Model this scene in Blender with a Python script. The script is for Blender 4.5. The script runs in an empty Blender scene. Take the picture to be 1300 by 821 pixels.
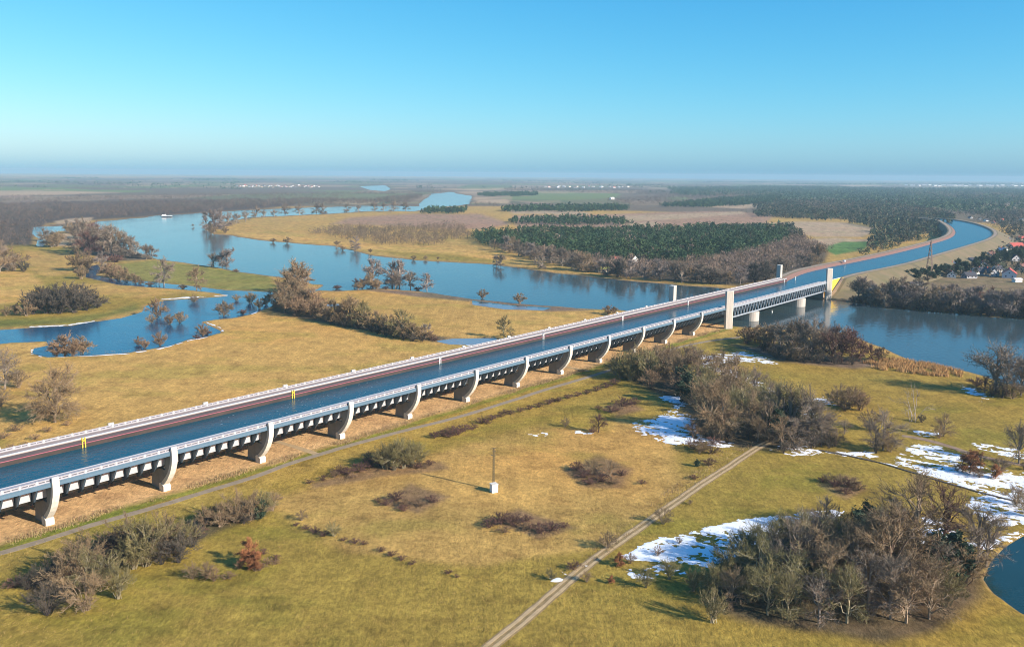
import bpy, bmesh, math, random
import numpy as np
from mathutils import Vector, Matrix
R = math.radians
C = bpy.context.scene.collection
SC = bpy.context.scene

# ------------------------------------------------------------------ camera
CAM_H = 120.7
F_PX, PITCH, ROLL = 1100.0, 0.13004, 0.00814      # focal length in photo pixels (1300 wide)
PU, PV = 650.0, 365.0                             # optical axis in the photo
cd = bpy.data.cameras.new('camera')
cd.sensor_fit = 'HORIZONTAL'; cd.sensor_width = 36.0
cd.lens = F_PX / 1300.0 * 36.0
cd.shift_y = -(410.5 - PV) / 1300.0
cd.clip_start = 1.0; cd.clip_end = 120000.0
cam = bpy.data.objects.new('camera', cd); C.objects.link(cam)
cp, sp, cr, sr = math.cos(PITCH), math.sin(PITCH), math.cos(ROLL), math.sin(ROLL)
FWD = Vector((0, cp, -sp)); UP0 = Vector((0, sp, cp)); X0 = Vector((1, 0, 0))
RT = X0 * cr + UP0 * sr; UPV = UP0 * cr - X0 * sr
M = Matrix((RT, UPV, -FWD)).transposed().to_4x4()
M.translation = Vector((0, 0, CAM_H))
cam.matrix_world = M
SC.camera = cam

# ------------------------------------------------------------------ light
SUN_DIR = Vector((29.6, -17.7, 16.6)).normalized()       # from a pole and its shadow on the meadow
SUN_EL = math.asin(SUN_DIR.z); SUN_AZ = math.atan2(SUN_DIR.x, SUN_DIR.y)
w = bpy.data.worlds.new('World'); SC.world = w; w.use_nodes = True
nt = w.node_tree; nt.nodes.clear()
sky = nt.nodes.new('ShaderNodeTexSky'); sky.sky_type = 'NISHITA'; sky.sun_disc = False
sky.sun_elevation = SUN_EL; sky.sun_rotation = SUN_AZ
sky.altitude = 0; sky.air_density = 0.8; sky.dust_density = 0.85; sky.ozone_density = 7.0
# the clear winter sky of the photo: cyan overhead, pale and grey-blue towards the horizon, all round
sep = nt.nodes.new('ShaderNodeSeparateColor'); com = nt.nodes.new('ShaderNodeCombineColor'); nt.links.new(sky.outputs[0], sep.inputs[0])
for ch_, (gam, gain) in enumerate(((1.70, 0.570), (0.90, 1.439), (0.50, 2.525))):
    pw = nt.nodes.new('ShaderNodeMath'); pw.operation = 'POWER'; pw.inputs[1].default_value = gam; nt.links.new(sep.outputs[ch_], pw.inputs[0])
    ml = nt.nodes.new('ShaderNodeMath'); ml.operation = 'MULTIPLY'; ml.inputs[1].default_value = gain; nt.links.new(pw.outputs[0], ml.inputs[0]); nt.links.new(ml.outputs[0], com.inputs[ch_])
bg = nt.nodes.new('ShaderNodeBackground'); bg.inputs['Strength'].default_value = 0.097
wo = nt.nodes.new('ShaderNodeOutputWorld')
nt.links.new(com.outputs[0], bg.inputs['Color'])
nt.links.new(bg.outputs[0], wo.inputs['Surface'])
sl = bpy.data.lights.new('sun', 'SUN'); sl.energy = 5.0; sl.angle = R(0.5); sl.color = (1.0, 0.935, 0.82)
so = bpy.data.objects.new('sun', sl); C.objects.link(so)
so.rotation_euler = SUN_DIR.to_track_quat('Z', 'Y').to_euler(); so.location = (0, 0, 400)
vs = SC.view_settings; vs.view_transform = 'Standard'; vs.look = 'None'
vs.exposure = 0.76; vs.gamma = 1.0; vs.use_curve_mapping = False
HAZE_DENSITY = 6.2e-5
HAZE_COLOR = (0.37, 0.60, 0.755, 1)
try:
    SC.cycles.use_denoising = True; SC.cycles.filter_width = 1.0
    SC.cycles.max_bounces = 6; SC.cycles.transparent_max_bounces = 8
    SC.cycles.volume_bounces = 1
    SC.cycles.caustics_reflective = False; SC.cycles.caustics_refractive = False
except Exception: pass

# ------------------------------------------------------------------ from the photo to the ground
def ray(u, v):
    dx, dy = u - PU, v - PV
    a = dx * cr + dy * sr; b = -dx * sr + dy * cr
    up = -b / F_PX
    return a / F_PX, cp + up * sp, -sp + up * cp
def at(u, v, z=0.0):
    x, y, zz = ray(u, v); t = (z - CAM_H) / zz
    return Vector((x * t, y * t, z))
def to_px(x, y, z=0.0):
    zz = z - CAM_H
    d = y * cp - zz * sp; up = zz * cp + y * sp
    d = np.where(d > 1, d, np.nan)
    a = F_PX * x / d; b = -F_PX * up / d
    return PU + a * cr - b * sr, PV + a * sr + b * cr
def px_m(p): return F_PX / math.sqrt(p.x ** 2 + p.y ** 2 + CAM_H ** 2)

# ------------------------------------------------------------------ noise
def _h(ix, iy, s):
    n = (ix.astype(np.int64) * 374761393 + iy.astype(np.int64) * 668265263 + s * 974634777) & 0xffffffff
    n = ((n ^ (n >> 13)) * 1274126177) & 0xffffffff
    n = ((n ^ (n >> 16)) * 2246822519) & 0xffffffff
    return ((n ^ (n >> 15)) & 0xffffff) / 16777215.0
def vnoise(x, y, s=0):
    ix = np.floor(x); iy = np.floor(y); fx = x - ix; fy = y - iy
    fx = fx * fx * (3 - 2 * fx); fy = fy * fy * (3 - 2 * fy)
    a = _h(ix, iy, s); b = _h(ix + 1, iy, s); c = _h(ix, iy + 1, s); d = _h(ix + 1, iy + 1, s)
    return a + (b - a) * fx + (c - a) * fy + (a - b - c + d) * fx * fy
def fbm(x, y, s=0, o=4):
    t = 0; amp = 0.5; tot = 0
    for i in range(o):
        t = t + amp * vnoise(x * 2 ** i + 17.3 * i, y * 2 ** i - 9.1 * i, s + i); tot += amp; amp *= 0.55
    return t / tot                                    # 0..1, mean .5
VS = 3.0                                              # the photo foreshortens: weigh v against u
def sdist(u, v, poly, margin):
    """signed distance to a polygon traced in the photo, + inside"""
    P = np.array(poly, float) * (1, VS)
    x = np.asarray(u, float); y = np.asarray(v, float) * VS
    out = np.full(x.shape, -margin, float)
    m = (x > P[:, 0].min() - margin) & (x < P[:, 0].max() + margin) & (y > P[:, 1].min() - margin) & (y < P[:, 1].max() + margin)
    if not m.any(): return out
    xx = x[m]; yy = y[m]; ins = np.zeros(xx.shape, bool); d2 = np.full(xx.shape, 1e18)
    for i in range(len(P)):
        ax, ay = P[i]; bx, by = P[(i + 1) % len(P)]
        ex, ey = bx - ax, by - ay; L = ex * ex + ey * ey + 1e-12
        t = np.clip(((xx - ax) * ex + (yy - ay) * ey) / L, 0, 1)
        d2 = np.minimum(d2, (xx - ax - t * ex) ** 2 + (yy - ay - t * ey) ** 2)
        c = (ay > yy) != (by > yy)
        if ay != by: ins ^= c & (xx < (bx - ax) * (yy - ay) / (by - ay) + ax)
    d = np.sqrt(d2); out[m] = np.maximum(np.where(ins, d, -d), -margin)
    return out
def sline(u, v, line, margin):
    P = np.array(line, float) * (1, VS); x = np.asarray(u, float); y = np.asarray(v, float) * VS
    d2 = np.full(x.shape, margin * margin, float)
    for i in range(len(P) - 1):
        ax, ay = P[i]; ex, ey = P[i + 1] - P[i]
        t = np.clip(((x - ax) * ex + (y - ay) * ey) / (ex * ex + ey * ey + 1e-12), 0, 1)
        d2 = np.minimum(d2, (x - ax - t * ex) ** 2 + (y - ay - t * ey) ** 2)
    return np.sqrt(d2)
def ss(a, b, x):
    t = np.clip((x - a) / (b - a), 0, 1); return t * t * (3 - 2 * t)

# ------------------------------------------------------------------ object helpers
def tag(o, label=None, cat=None, group=None, kind=None):
    if label: o['label'] = label
    if cat: o['category'] = cat
    if group: o['group'] = group
    if kind: o['kind'] = kind
    return o
def empty(name, loc, rz=0.0, label=None, cat=None, group=None):
    o = bpy.data.objects.new(name, None); C.objects.link(o)
    o.location = loc; o.rotation_euler = (0, 0, rz); o.empty_display_size = 1
    return tag(o, label, cat, group)
def obj(name, me, mat=None, parent=None, loc=None):
    o = bpy.data.objects.new(name, me); C.objects.link(o)
    if mat is not None and not me.materials: me.materials.append(mat)
    if parent is not None: o.parent = parent
    if loc is not None: o.location = loc
    return o
def mesh(name, v, f, mat=None):
    me = bpy.data.meshes.new(name); me.from_pydata([tuple(p) for p in v], [], [tuple(q) for q in f]); me.update()
    if mat: me.materials.append(mat)
    return me
def npmesh(name, V, F, mat=None, smooth=False):
    """fast mesh from arrays; F is (n,k) with k 3 or 4"""
    me = bpy.data.meshes.new(name); n, k = F.shape
    me.vertices.add(len(V)); me.vertices.foreach_set('co', np.ascontiguousarray(V, np.float32).ravel())
    me.loops.add(n * k); me.loops.foreach_set('vertex_index', np.ascontiguousarray(F, np.int32).ravel())
    me.polygons.add(n); me.polygons.foreach_set('loop_start', np.arange(0, n * k, k, dtype=np.int32))
    try: me.polygons.foreach_set('loop_total', np.full(n, k, np.int32))
    except Exception: pass
    me.update(calc_edges=True)
    if smooth: me.polygons.foreach_set('use_smooth', np.ones(n, bool))
    if mat: me.materials.append(mat)
    return me
class MB:
    def __init__(s): s.v = []; s.f = []
    def add(s, v, f):
        n = len(s.v); s.v += [tuple(p) for p in v]; s.f += [tuple(i + n for i in q) for q in f]; return s
    def hexa(s, p):
        return s.add(p, [(0, 3, 2, 1), (4, 5, 6, 7), (0, 1, 5, 4), (1, 2, 6, 5), (2, 3, 7, 6), (3, 0, 4, 7)])
    def box(s, x0, x1, y0, y1, z0, z1):
        return s.hexa([(x0, y0, z0), (x1, y0, z0), (x1, y1, z0), (x0, y1, z0), (x0, y0, z1), (x1, y0, z1), (x1, y1, z1), (x0, y1, z1)])
    def prism(s, a, b):                                # two matching rings
        n = len(a); return s.add(list(a) + list(b), [tuple(range(n))[::-1], tuple(range(n, 2 * n))] + [(i, (i + 1) % n, n + (i + 1) % n, n + i) for i in range(n)])
    def bar(s, a, b, w, h=None):
        a = Vector(a); b = Vector(b); d = (b - a).normalized(); h = h or w
        x = d.cross(Vector((0, 0, 1)))
        if x.length < 1e-3: x = Vector((1, 0, 0))
        x.normalize(); y = x.cross(d); x *= w / 2; y *= h / 2
        return s.hexa([a - x - y, a + x - y, a + x + y, a - x + y, b - x - y, b + x - y, b + x + y, b - x + y])
    def mesh(s, name, mat=None):
        me = mesh(name, s.v, s.f); bm = bmesh.new(); bm.from_mesh(me)
        bmesh.ops.recalc_face_normals(bm, faces=bm.faces); bm.to_mesh(me); bm.free()
        if mat: me.materials.append(mat)
        return me
    def build(s, name, mat, parent=None, loc=None): return obj(name, s.mesh(name, mat), None, parent, loc)
def repeat(first, parent, locs):                       # further copies of a part, sharing its mesh
    for l in locs:
        c = first.copy(); C.objects.link(c); c.parent = parent; c.location = l

# ------------------------------------------------------------------ materials
MATS = {}
def mat(name, color, rough=0.8, noise=0.0, scale=1.0, bump=0.0, metal=0.0, rand=0.0, color2=None, stretch=None, spec=None):
    if name in MATS: return MATS[name]
    m = bpy.data.materials.new(name); m.use_nodes = True; n = m.node_tree.nodes; L = m.node_tree.links
    b = n['Principled BSDF']; b.inputs['Roughness'].default_value = rough; b.inputs['Metallic'].default_value = metal
    if spec is not None: b.inputs['Specular IOR Level'].default_value = spec
    b.inputs['Base Color'].default_value = (*color, 1)
    out = None
    if noise or bump or color2:
        tc = n.new('ShaderNodeTexCoord'); t = n.new('ShaderNodeTexNoise')
        t.inputs['Scale'].default_value = scale; t.inputs['Detail'].default_value = 6; t.inputs['Roughness'].default_value = 0.65
        src = tc.outputs['Object']
        if stretch:
            mp = n.new('ShaderNodeMapping'); mp.inputs['Scale'].default_value = stretch
            L.new(src, mp.inputs['Vector']); src = mp.outputs['Vector']
        L.new(src, t.inputs['Vector'])
        rp = n.new('ShaderNodeMapRange'); rp.inputs['From Min'].default_value = 0.3; rp.inputs['From Max'].default_value = 0.7
        L.new(t.outputs['Fac'], rp.inputs['Value'])
        mx = n.new('ShaderNodeMix'); mx.data_type = 'RGBA'
        c2 = color2 or tuple(c * (1 + noise) for c in color); c1 = color if color2 else tuple(c * (1 - noise) for c in color)
        mx.inputs['A'].default_value = (*c1, 1); mx.inputs['B'].default_value = (*c2, 1)
        L.new(rp.outputs['Result'], mx.inputs['Factor']); out = mx.outputs['Result']
        if bump:
            bp = n.new('ShaderNodeBump'); bp.inputs['Strength'].default_value = bump
            L.new(t.outputs['Fac'], bp.inputs['Height']); L.new(bp.outputs['Normal'], b.inputs['Normal'])
    if rand:
        oi = n.new('ShaderNodeObjectInfo'); hs = n.new('ShaderNodeHueSaturation')
        a = n.new('ShaderNodeMapRange'); a.inputs['To Min'].default_value = 1 - rand; a.inputs['To Max'].default_value = 1 + rand
        L.new(oi.outputs['Random'], a.inputs['Value']); L.new(a.outputs['Result'], hs.inputs['Value'])
        if out: L.new(out, hs.inputs['Color'])
        else: hs.inputs['Color'].default_value = (*color, 1)
        out = hs.outputs['Color']
    if out: L.new(out, b.inputs['Base Color'])
    MATS[name] = m; return m

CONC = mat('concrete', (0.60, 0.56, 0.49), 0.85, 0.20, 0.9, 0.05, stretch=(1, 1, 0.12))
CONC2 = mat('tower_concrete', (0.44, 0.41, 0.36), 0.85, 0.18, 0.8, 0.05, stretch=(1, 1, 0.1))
CONC_SHADE = mat('shaded_concrete', (0.22, 0.215, 0.21), 0.9, 0.15, 0.4, 0.05)  # same concrete as the rims, with the pier walls' shade put into its colour
STEEL = mat('blue_grey_steel', (0.085, 0.15, 0.21), 0.45, 0.08, 0.4)
STEELD = mat('dark_steel', (0.020, 0.030, 0.042), 0.5, 0.2, 0.5)
PANEL = mat('pale_panel', (0.40, 0.41, 0.43), 0.5, 0.06, 0.6)
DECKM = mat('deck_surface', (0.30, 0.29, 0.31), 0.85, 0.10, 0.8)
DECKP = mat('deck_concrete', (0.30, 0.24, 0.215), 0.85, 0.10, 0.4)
WHITE = mat('white_paint', (0.72, 0.72, 0.70), 0.5, 0.04, 1.0)
LIGHTS = mat('light_grey_paint', (0.33, 0.335, 0.365), 0.5, 0.05, 1.0)
DARKINF = mat('dark_mesh', (0.08, 0.08, 0.10), 0.7, 0.2, 2.0)
LINING = mat('trough_lining', (0.036, 0.030, 0.040), 0.75, 0.0, 0.35, 0.05, color2=(0.055, 0.043, 0.048), stretch=(0.25, 1, 1))
RUST = mat('stained_lining', (0.026, 0.020, 0.018), 0.85, 0.0, 0.5, 0.1, color2=(0.065, 0.043, 0.036), stretch=(0.2, 1, 1))
PINK = mat('pink_fender', (0.30, 0.085, 0.115), 0.6, 0.15, 0.3)
YELL = mat('yellow_paint', (0.78, 0.52, 0.05), 0.55, 0.06, 0.6)
REDP = mat('red_roof', (0.38, 0.07, 0.05), 0.7, 0.15, 1.0)

# ------------------------------------------------------------------ the bridge's own axes: s along, o across (+ towards the camera), z up
PH = 0.68121
DV = Vector((math.sin(PH), math.cos(PH), 0)); NV = Vector((DV.y, -DV.x, 0))
ORG = Vector((-158.862, 285.053, 0)) - NV * 16.8
BRZ = math.atan2(DV.y, DV.x)
SP = 42.85; S0, S1, S2 = -3 * SP, 12 * SP, 17.31 * SP
def W(s, o, z=0.0): return ORG + DV * s + NV * o + Vector((0, 0, z))
def so_of(x, y):
    dx = x - ORG.x; dy = y - ORG.y
    return dx * DV.x + dy * DV.y, dx * NV.x + dy * NV.y
ZW, ZD = 13.2, 16.8                                    # water and deck level in the trough

# ------------------------------------------------------------------ what the photo shows on the ground (traced outlines)
RIVER = [(1420, 420), (1300, 404.6), (1200, 397), (1123, 390.6), (1054, 380), (1000, 374), (950, 368), (900, 364), (852, 361), (783, 355), (701, 346),
         (627, 335.6), (550, 332), (473, 324), (422, 312.5), (330, 305), (289, 298.5), (271, 297), (261, 291), (275, 283), (320, 276), (397, 271.6),
         (471, 268), (525, 268), (533, 266.5), (596, 259), (599, 248.5), (572, 244), (548, 246), (530, 261), (471, 261), (397, 263), (330, 266),
         (256, 270), (212, 273), (166, 277), (123, 281), (113, 290), (120, 300), (135, 308), (165, 318), (200, 329.5), (234, 333.7), (267.7, 338.8),
         (301.5, 344), (345.5, 350), (372, 353), (396, 360), (413, 361), (400, 368), (430, 368), (486, 366), (550, 371), (601, 379), (650, 384),
         (704, 388), (750, 391), (788, 392.5), (850, 402), (900, 410), (948, 415), (970, 415), (1003, 418), (1072, 421), (1128, 444), (1175, 464),
         (1222, 469), (1260, 480), (1300, 492), (1420, 520)]
POND = [(-120, 421), (0, 417), (38, 415), (89.5, 412.7), (120, 407.6), (153.5, 403), (179, 395), (182, 388), (207, 380.5), (262, 376.8), (295, 374.5),
        (300, 370), (318.5, 369), (352, 371), (400, 366), (404, 369), (360, 377), (342, 389.5), (318.5, 398), (295, 403), (257.5, 408), (281, 418),
        (283, 421.7), (264, 427), (242, 430), (213.5, 439.5), (202, 441), (164, 447), (115, 450), (80, 452), (59, 452.4), (40, 448), (42, 441),
        (61, 437.6), (59, 432.4), (15, 435), (0, 436.8), (-120, 442)]
CHANNEL = [(110, 340), (124, 335), (129, 342), (121, 349), (150, 354.5), (182, 356), (220, 360), (260, 364), (290, 368), (322, 369.5), (300, 376), (268, 371),
           (230, 367), (185, 364), (150, 361), (122, 354.5), (109, 351)]
LPOND = [(42, 288), (72, 287), (105, 286), (112, 291), (75, 293), (58, 300), (60, 306), (54, 313), (45, 312), (48, 302), (40, 297)]
MARSH = [(600, 381), (650, 387), (700, 390), (690, 393), (640, 392), (600, 386)]
ICECH = [(552, 432), (575, 429), (632, 428), (629, 433), (600, 437), (570, 436)]
PUDDLE = [(400, 386), (430, 385), (432, 388), (404, 389)]
TEAL = [(1262, 752), (1247, 733), (1258, 710), (1275, 692), (1300, 678), (1400, 655), (1500, 700), (1500, 840), (1345, 800), (1295, 775)]
FARR = [(455, 236.5), (489, 235), (497, 240), (489, 243), (468, 241)]
FARC = [(972, 240), (988, 242), (998, 247), (988, 248), (976, 244)]
POOLS = [('river', RIVER, 6, .5), ('flood_pond', POND, 5, .6), ('side_channel', CHANNEL, 3, .6), ('old_arm', LPOND, 3, .5), ('marsh_pool', MARSH, 3, .6),
         ('ice_channel', ICECH, 2, .6), ('puddle', PUDDLE, 1.5, .5), ('teal_pond', TEAL, 9, .7), ('far_river', FARR, 1.5, .3), ('far_canal', FARC, 1.5, .3)]
PATH = [(-60, 715), (0, 702), (51, 687), (101, 671), (152, 656), (203, 641.5), (254, 626), (327, 603.5), (371, 587), (448, 564), (525, 543.7), (576, 531),
        (650, 508.5), (691, 495), (742, 480), (790, 465), (830, 452), (862, 441), (900, 433), (940, 428)]
TRACK = [(505, 920), (600, 838), (670, 781),  (740, 721), (775, 695), (810, 671), (850, 643), (890, 615), (930, 589), (968, 564), (990, 556)]
DITCH = [(1040, 571), (1075, 578), (1120, 588), (1160, 600), (1200, 612), (1250, 626), (1310, 641)]

def pool_sd(u, v, x, y):
    """distance inside each water outline, edges roughened"""
    r = np.hypot(x, y); g = np.clip(r / 14, 6, 120)
    n = fbm(x / g, y / g, 5, 4) - 0.5; n2 = fbm(x / g * 4, y / g * 4, 9, 3) - 0.5
    return [sdist(u, v, p, 40) + (n * 1.3 + n2 * 0.5) * amp for _, p, amp, _ in POOLS]
def ground_z(x, y, sds):
    z = (fbm(x / 60, y / 60, 31, 3) - 0.5) * 0.5 * np.clip((np.hypot(x, y)) / 200, 0, 1)
    for s in sds:
        k = ss(-7, -1.5, s); z = z * (1 - k) + k * np.minimum(-0.45 - s * 0.10, z)
    return np.maximum(z, -3.0)

# colours (albedo) of the ground
STRAW = (0.50, 0.30, 0.085); OLIVE = (0.30, 0.21, 0.042); TAN = (0.42, 0.262, 0.075); GREEN = (0.18, 0.165, 0.035)
DIRT = (0.58, 0.36, 0.17); LITTER = (0.12, 0.088, 0.05); HEATH = (0.33, 0.20, 0.125); FIELD = (0.40, 0.28, 0.17)
BANK = (0.20, 0.14, 0.095); MUD = (0.15, 0.11, 0.075); FGREEN = (0.16, 0.19, 0.07); PLAIN = (0.155, 0.115, 0.075); WOODF = (0.09, 0.066, 0.048)
PAINT = [
 (PLAIN, 4, [(-900, 226), (2200, 226), (2200, 275), (1300, 285), (640, 262), (300, 262), (-900, 262)]),
 (FGREEN, 3, [(-200, 239), (60, 238), (130, 242), (40, 245), (-200, 246)]), (FIELD, 3, [(-200, 243), (90, 242.5), (155, 244.5), (60, 248), (-200, 249)]),
 (FGREEN, 3, [(640, 245), (700, 243), (790, 246), (785, 251), (720, 254), (640, 253)]), (FIELD, 2, [(540, 240), (660, 238), (700, 240), (600, 242)]),
 (FIELD, 3, [(600, 254), (640, 253), (640, 258), (596, 258)]), (FIELD, 4, [(640, 266), (700, 265), (750, 270), (740, 274), (690, 272), (630, 272)]),
 (HEATH, 4, [(640, 274), (760, 272), (900, 268), (980, 270), (960, 292), (800, 294), (700, 292), (640, 288)]),
 (FIELD, 3, [(790, 274), (850, 272), (940, 268), (945, 271), (860, 278), (800, 281)]), (FIELD, 3, [(790, 285), (830, 281), (845, 287), (800, 288)]),
 (FIELD, 4, [(955, 283), (1010, 280.5), (1070, 282), (1112, 290), (1090, 300), (1030, 300), (985, 292)]),
 (FIELD, 3, [(1005, 303), (1060, 301), (1105, 304), (1095, 312), (1045, 318), (1010, 312)]), ((0.11, 0.19, 0.05), 3, [(1038, 314), (1070, 306), (1104, 306), (1090, 317), (1060, 323)]),
 (TAN, 5, [(261, 290), (320, 277), (420, 271), (530, 268), (600, 262), (640, 270), (650, 300), (640, 322), (700, 338), (783, 352), (783, 356), (627, 336), (473, 325), (330, 306), (271, 298)]),
 (STRAW, 6, [(300, 296), (390, 297), (440, 309), (560, 314), (640, 325), (640, 333), (550, 328), (440, 314), (330, 303)]),
 (OLIVE, 5, [(470, 318), (560, 322), (640, 334), (600, 334), (520, 328)]),
 (HEATH, 6, [(420, 284), (440, 276), (520, 271), (600, 272), (640, 285), (600, 292), (520, 288)]),
 (LITTER, 5, [(600, 300), (640, 320), (700, 335), (783, 349), (850, 356), (940, 362), (1040, 336), (1050, 320), (1010, 302), (940, 288), (700, 294)]),
 (WOODF, 6, [(-200, 262), (60, 256), (260, 254), (400, 256), (330, 266), (166, 277), (60, 284), (42, 300), (40, 314), (-200, 322)]),
 (FIELD, 3, [(70, 281), (90, 278), (122, 276), (118, 282), (100, 285), (75, 285)]), (FIELD, 3, [(62, 302), (72, 296), (95, 297), (108, 305), (100, 313), (70, 312)]),
 (OLIVE, 6, [(-200, 317), (45, 311), (110, 316), (110, 350), (182, 366), (290, 377), (205, 381), (180, 391), (120, 408), (0, 417), (-200, 425)]),
 (TAN, 8, [(30, 318), (100, 322), (105, 345), (60, 352), (30, 340)]), (STRAW, 8, [(-200, 345), (0, 342), (42, 347), (60, 365), (45, 380), (0, 387), (-200, 390)]),
 (TAN, 8, [(80, 362), (150, 360), (230, 372), (180, 378), (100, 374)]),
 (GREEN, 8, [(-50, 408), (60, 405), (140, 398), (175, 385), (185, 392), (120, 408), (0, 416)]),
 ((0.235, 0.205, 0.05), 6, [(125, 338), (200, 330), (345, 351), (352, 368), (300, 369), (200, 358), (140, 352)]),
 (MUD, 4, [(60, 285), (118, 283), (170, 318), (200, 329), (150, 332), (110, 322), (100, 300)]),
 (STRAW, 8, [(-300, 452), (0, 437), (60, 436), (59, 453), (115, 451), (164, 448), (213, 440), (242, 431), (283, 422), (257, 408), (295, 403), (342, 390), (380, 385), (402, 371),
             (440, 368), (550, 372), (650, 386), (790, 393), (850, 402), (900, 411), (720, 440), (400, 500), (0, 590), (-300, 660)]),
 ((0.45, 0.27, 0.075), 10, [(400, 371), (440, 368), (550, 372), (650, 386), (560, 425), (400, 398)]),
 (BANK, 4, [(440, 366), (550, 371), (650, 384), (704, 389), (760, 392), (690, 396), (560, 380), (470, 370)]),
 (LITTER, 5, [(350, 384), (400, 398), (470, 412), (560, 428), (545, 434), (450, 417), (340, 394)]),
 (OLIVE, 16, [(-300, 720), (0, 560), (-300, 660), (940, 420), (1000, 424), (1100, 446), (1300, 492), (1500, 540), (1500, 1100), (-300, 1100)]),
 (TAN, 18, [(330, 640), (450, 600), (560, 570), (680, 540), (760, 545), (860, 590), (880, 610), (780, 690), (600, 720), (440, 700)]),
 (STRAW, 22, [(520, 620), (600, 580), (700, 570), (760, 590), (720, 640), (620, 650)]),
 (TAN, 16, [(780, 530), (860, 540), (860, 590), (760, 570)]),
 (LITTER, 12, [(790, 478), (860, 470), (930, 478), (1040, 530), (1060, 560), (980, 570), (880, 560), (870, 520)]),
 ((0.235, 0.145, 0.07), 9, [(475, 640), (515, 612), (560, 630), (525, 650)]), ((0.235, 0.145, 0.07), 9, [(612, 665), (650, 648), (730, 668), (680, 685)]),
 ((0.235, 0.145, 0.07), 9, [(712, 597), (760, 575), (803, 595), (790, 618), (740, 617)]), ((0.235, 0.145, 0.07), 7, [(768, 515), (800, 508), (818, 520), (785, 528)]), ((0.26, 0.165, 0.075), 8, [(1035, 612), (1070, 600), (1095, 620), (1070, 632)]),
 ((0.235, 0.15, 0.07), 8, [(395, 612), (470, 590), (550, 585), (560, 595), (470, 606), (400, 618)]),
 (MUD, 8, [(930, 436), (1000, 440), (1100, 455), (1130, 462), (1080, 466), (980, 456)]),
 (LITTER, 22, [(885, 750), (930, 690), (980, 664), (1080, 660), (1200, 690), (1250, 712), (1245, 760), (1190, 800), (1120, 815), (1040, 800), (960, 790), (910, 775)]),
 (LITTER, 10, [(20, 740), (90, 700), (200, 670), (345, 640), (340, 652), (250, 690), (170, 715), (60, 780)]),
 (TAN, 8, [(1060, 380), (1123, 391), (1300, 405), (1500, 425), (1500, 330), (1300, 320), (1100, 345)]),
 (MUD, 4, [(1054, 378), (1123, 388), (1300, 402), (1420, 416), (1420, 408), (1200, 388), (1060, 374)]),
 ((0.21, 0.15, 0.08), 6, [(1060, 392), (1180, 386), (1300, 398), (1420, 400), (1420, 290), (1300, 285), (1260, 310), (1180, 345), (1060, 360)]),
]
_r = random.Random(77); _far = []
for _i in range(70):
    _u = _r.uniform(-150, 1400); _v = 226 + 40 * _r.random() ** 1.6 + (_u - 600) * .006; _l = _r.uniform(15, 60); _t = _r.uniform(.5, 1.2) * (1 + (_v - 226) * .06)
    _c = _r.choice((FIELD, FGREEN, (0.13, 0.085, 0.075), (0.24, 0.18, 0.11), (0.10, 0.105, 0.06), (0.30, 0.20, 0.14)))
    _far.append((_c, 1.5, [(_u - _l, _v + _r.uniform(-.3, .3)), (_u - _l * .3, _v - _t), (_u + _l, _v - _t * _r.uniform(.4, 1)), (_u + _l * 1.1, _v + _t * .3), (_u + _l * .2, _v + _t)]))
PAINT[1:1] = _far
RUTS = [[(640, 735), (720, 690), (800, 632), (870, 588)], [(628, 732), (708, 686), (790, 628), (862, 583)], [(560, 600), (640, 575), (720, 565), (800, 572), (850, 590)], [(380, 660), (450, 640), (540, 615), (640, 560), (700, 540)], [(660, 650), (740, 640), (800, 610), (830, 580)]]
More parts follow.
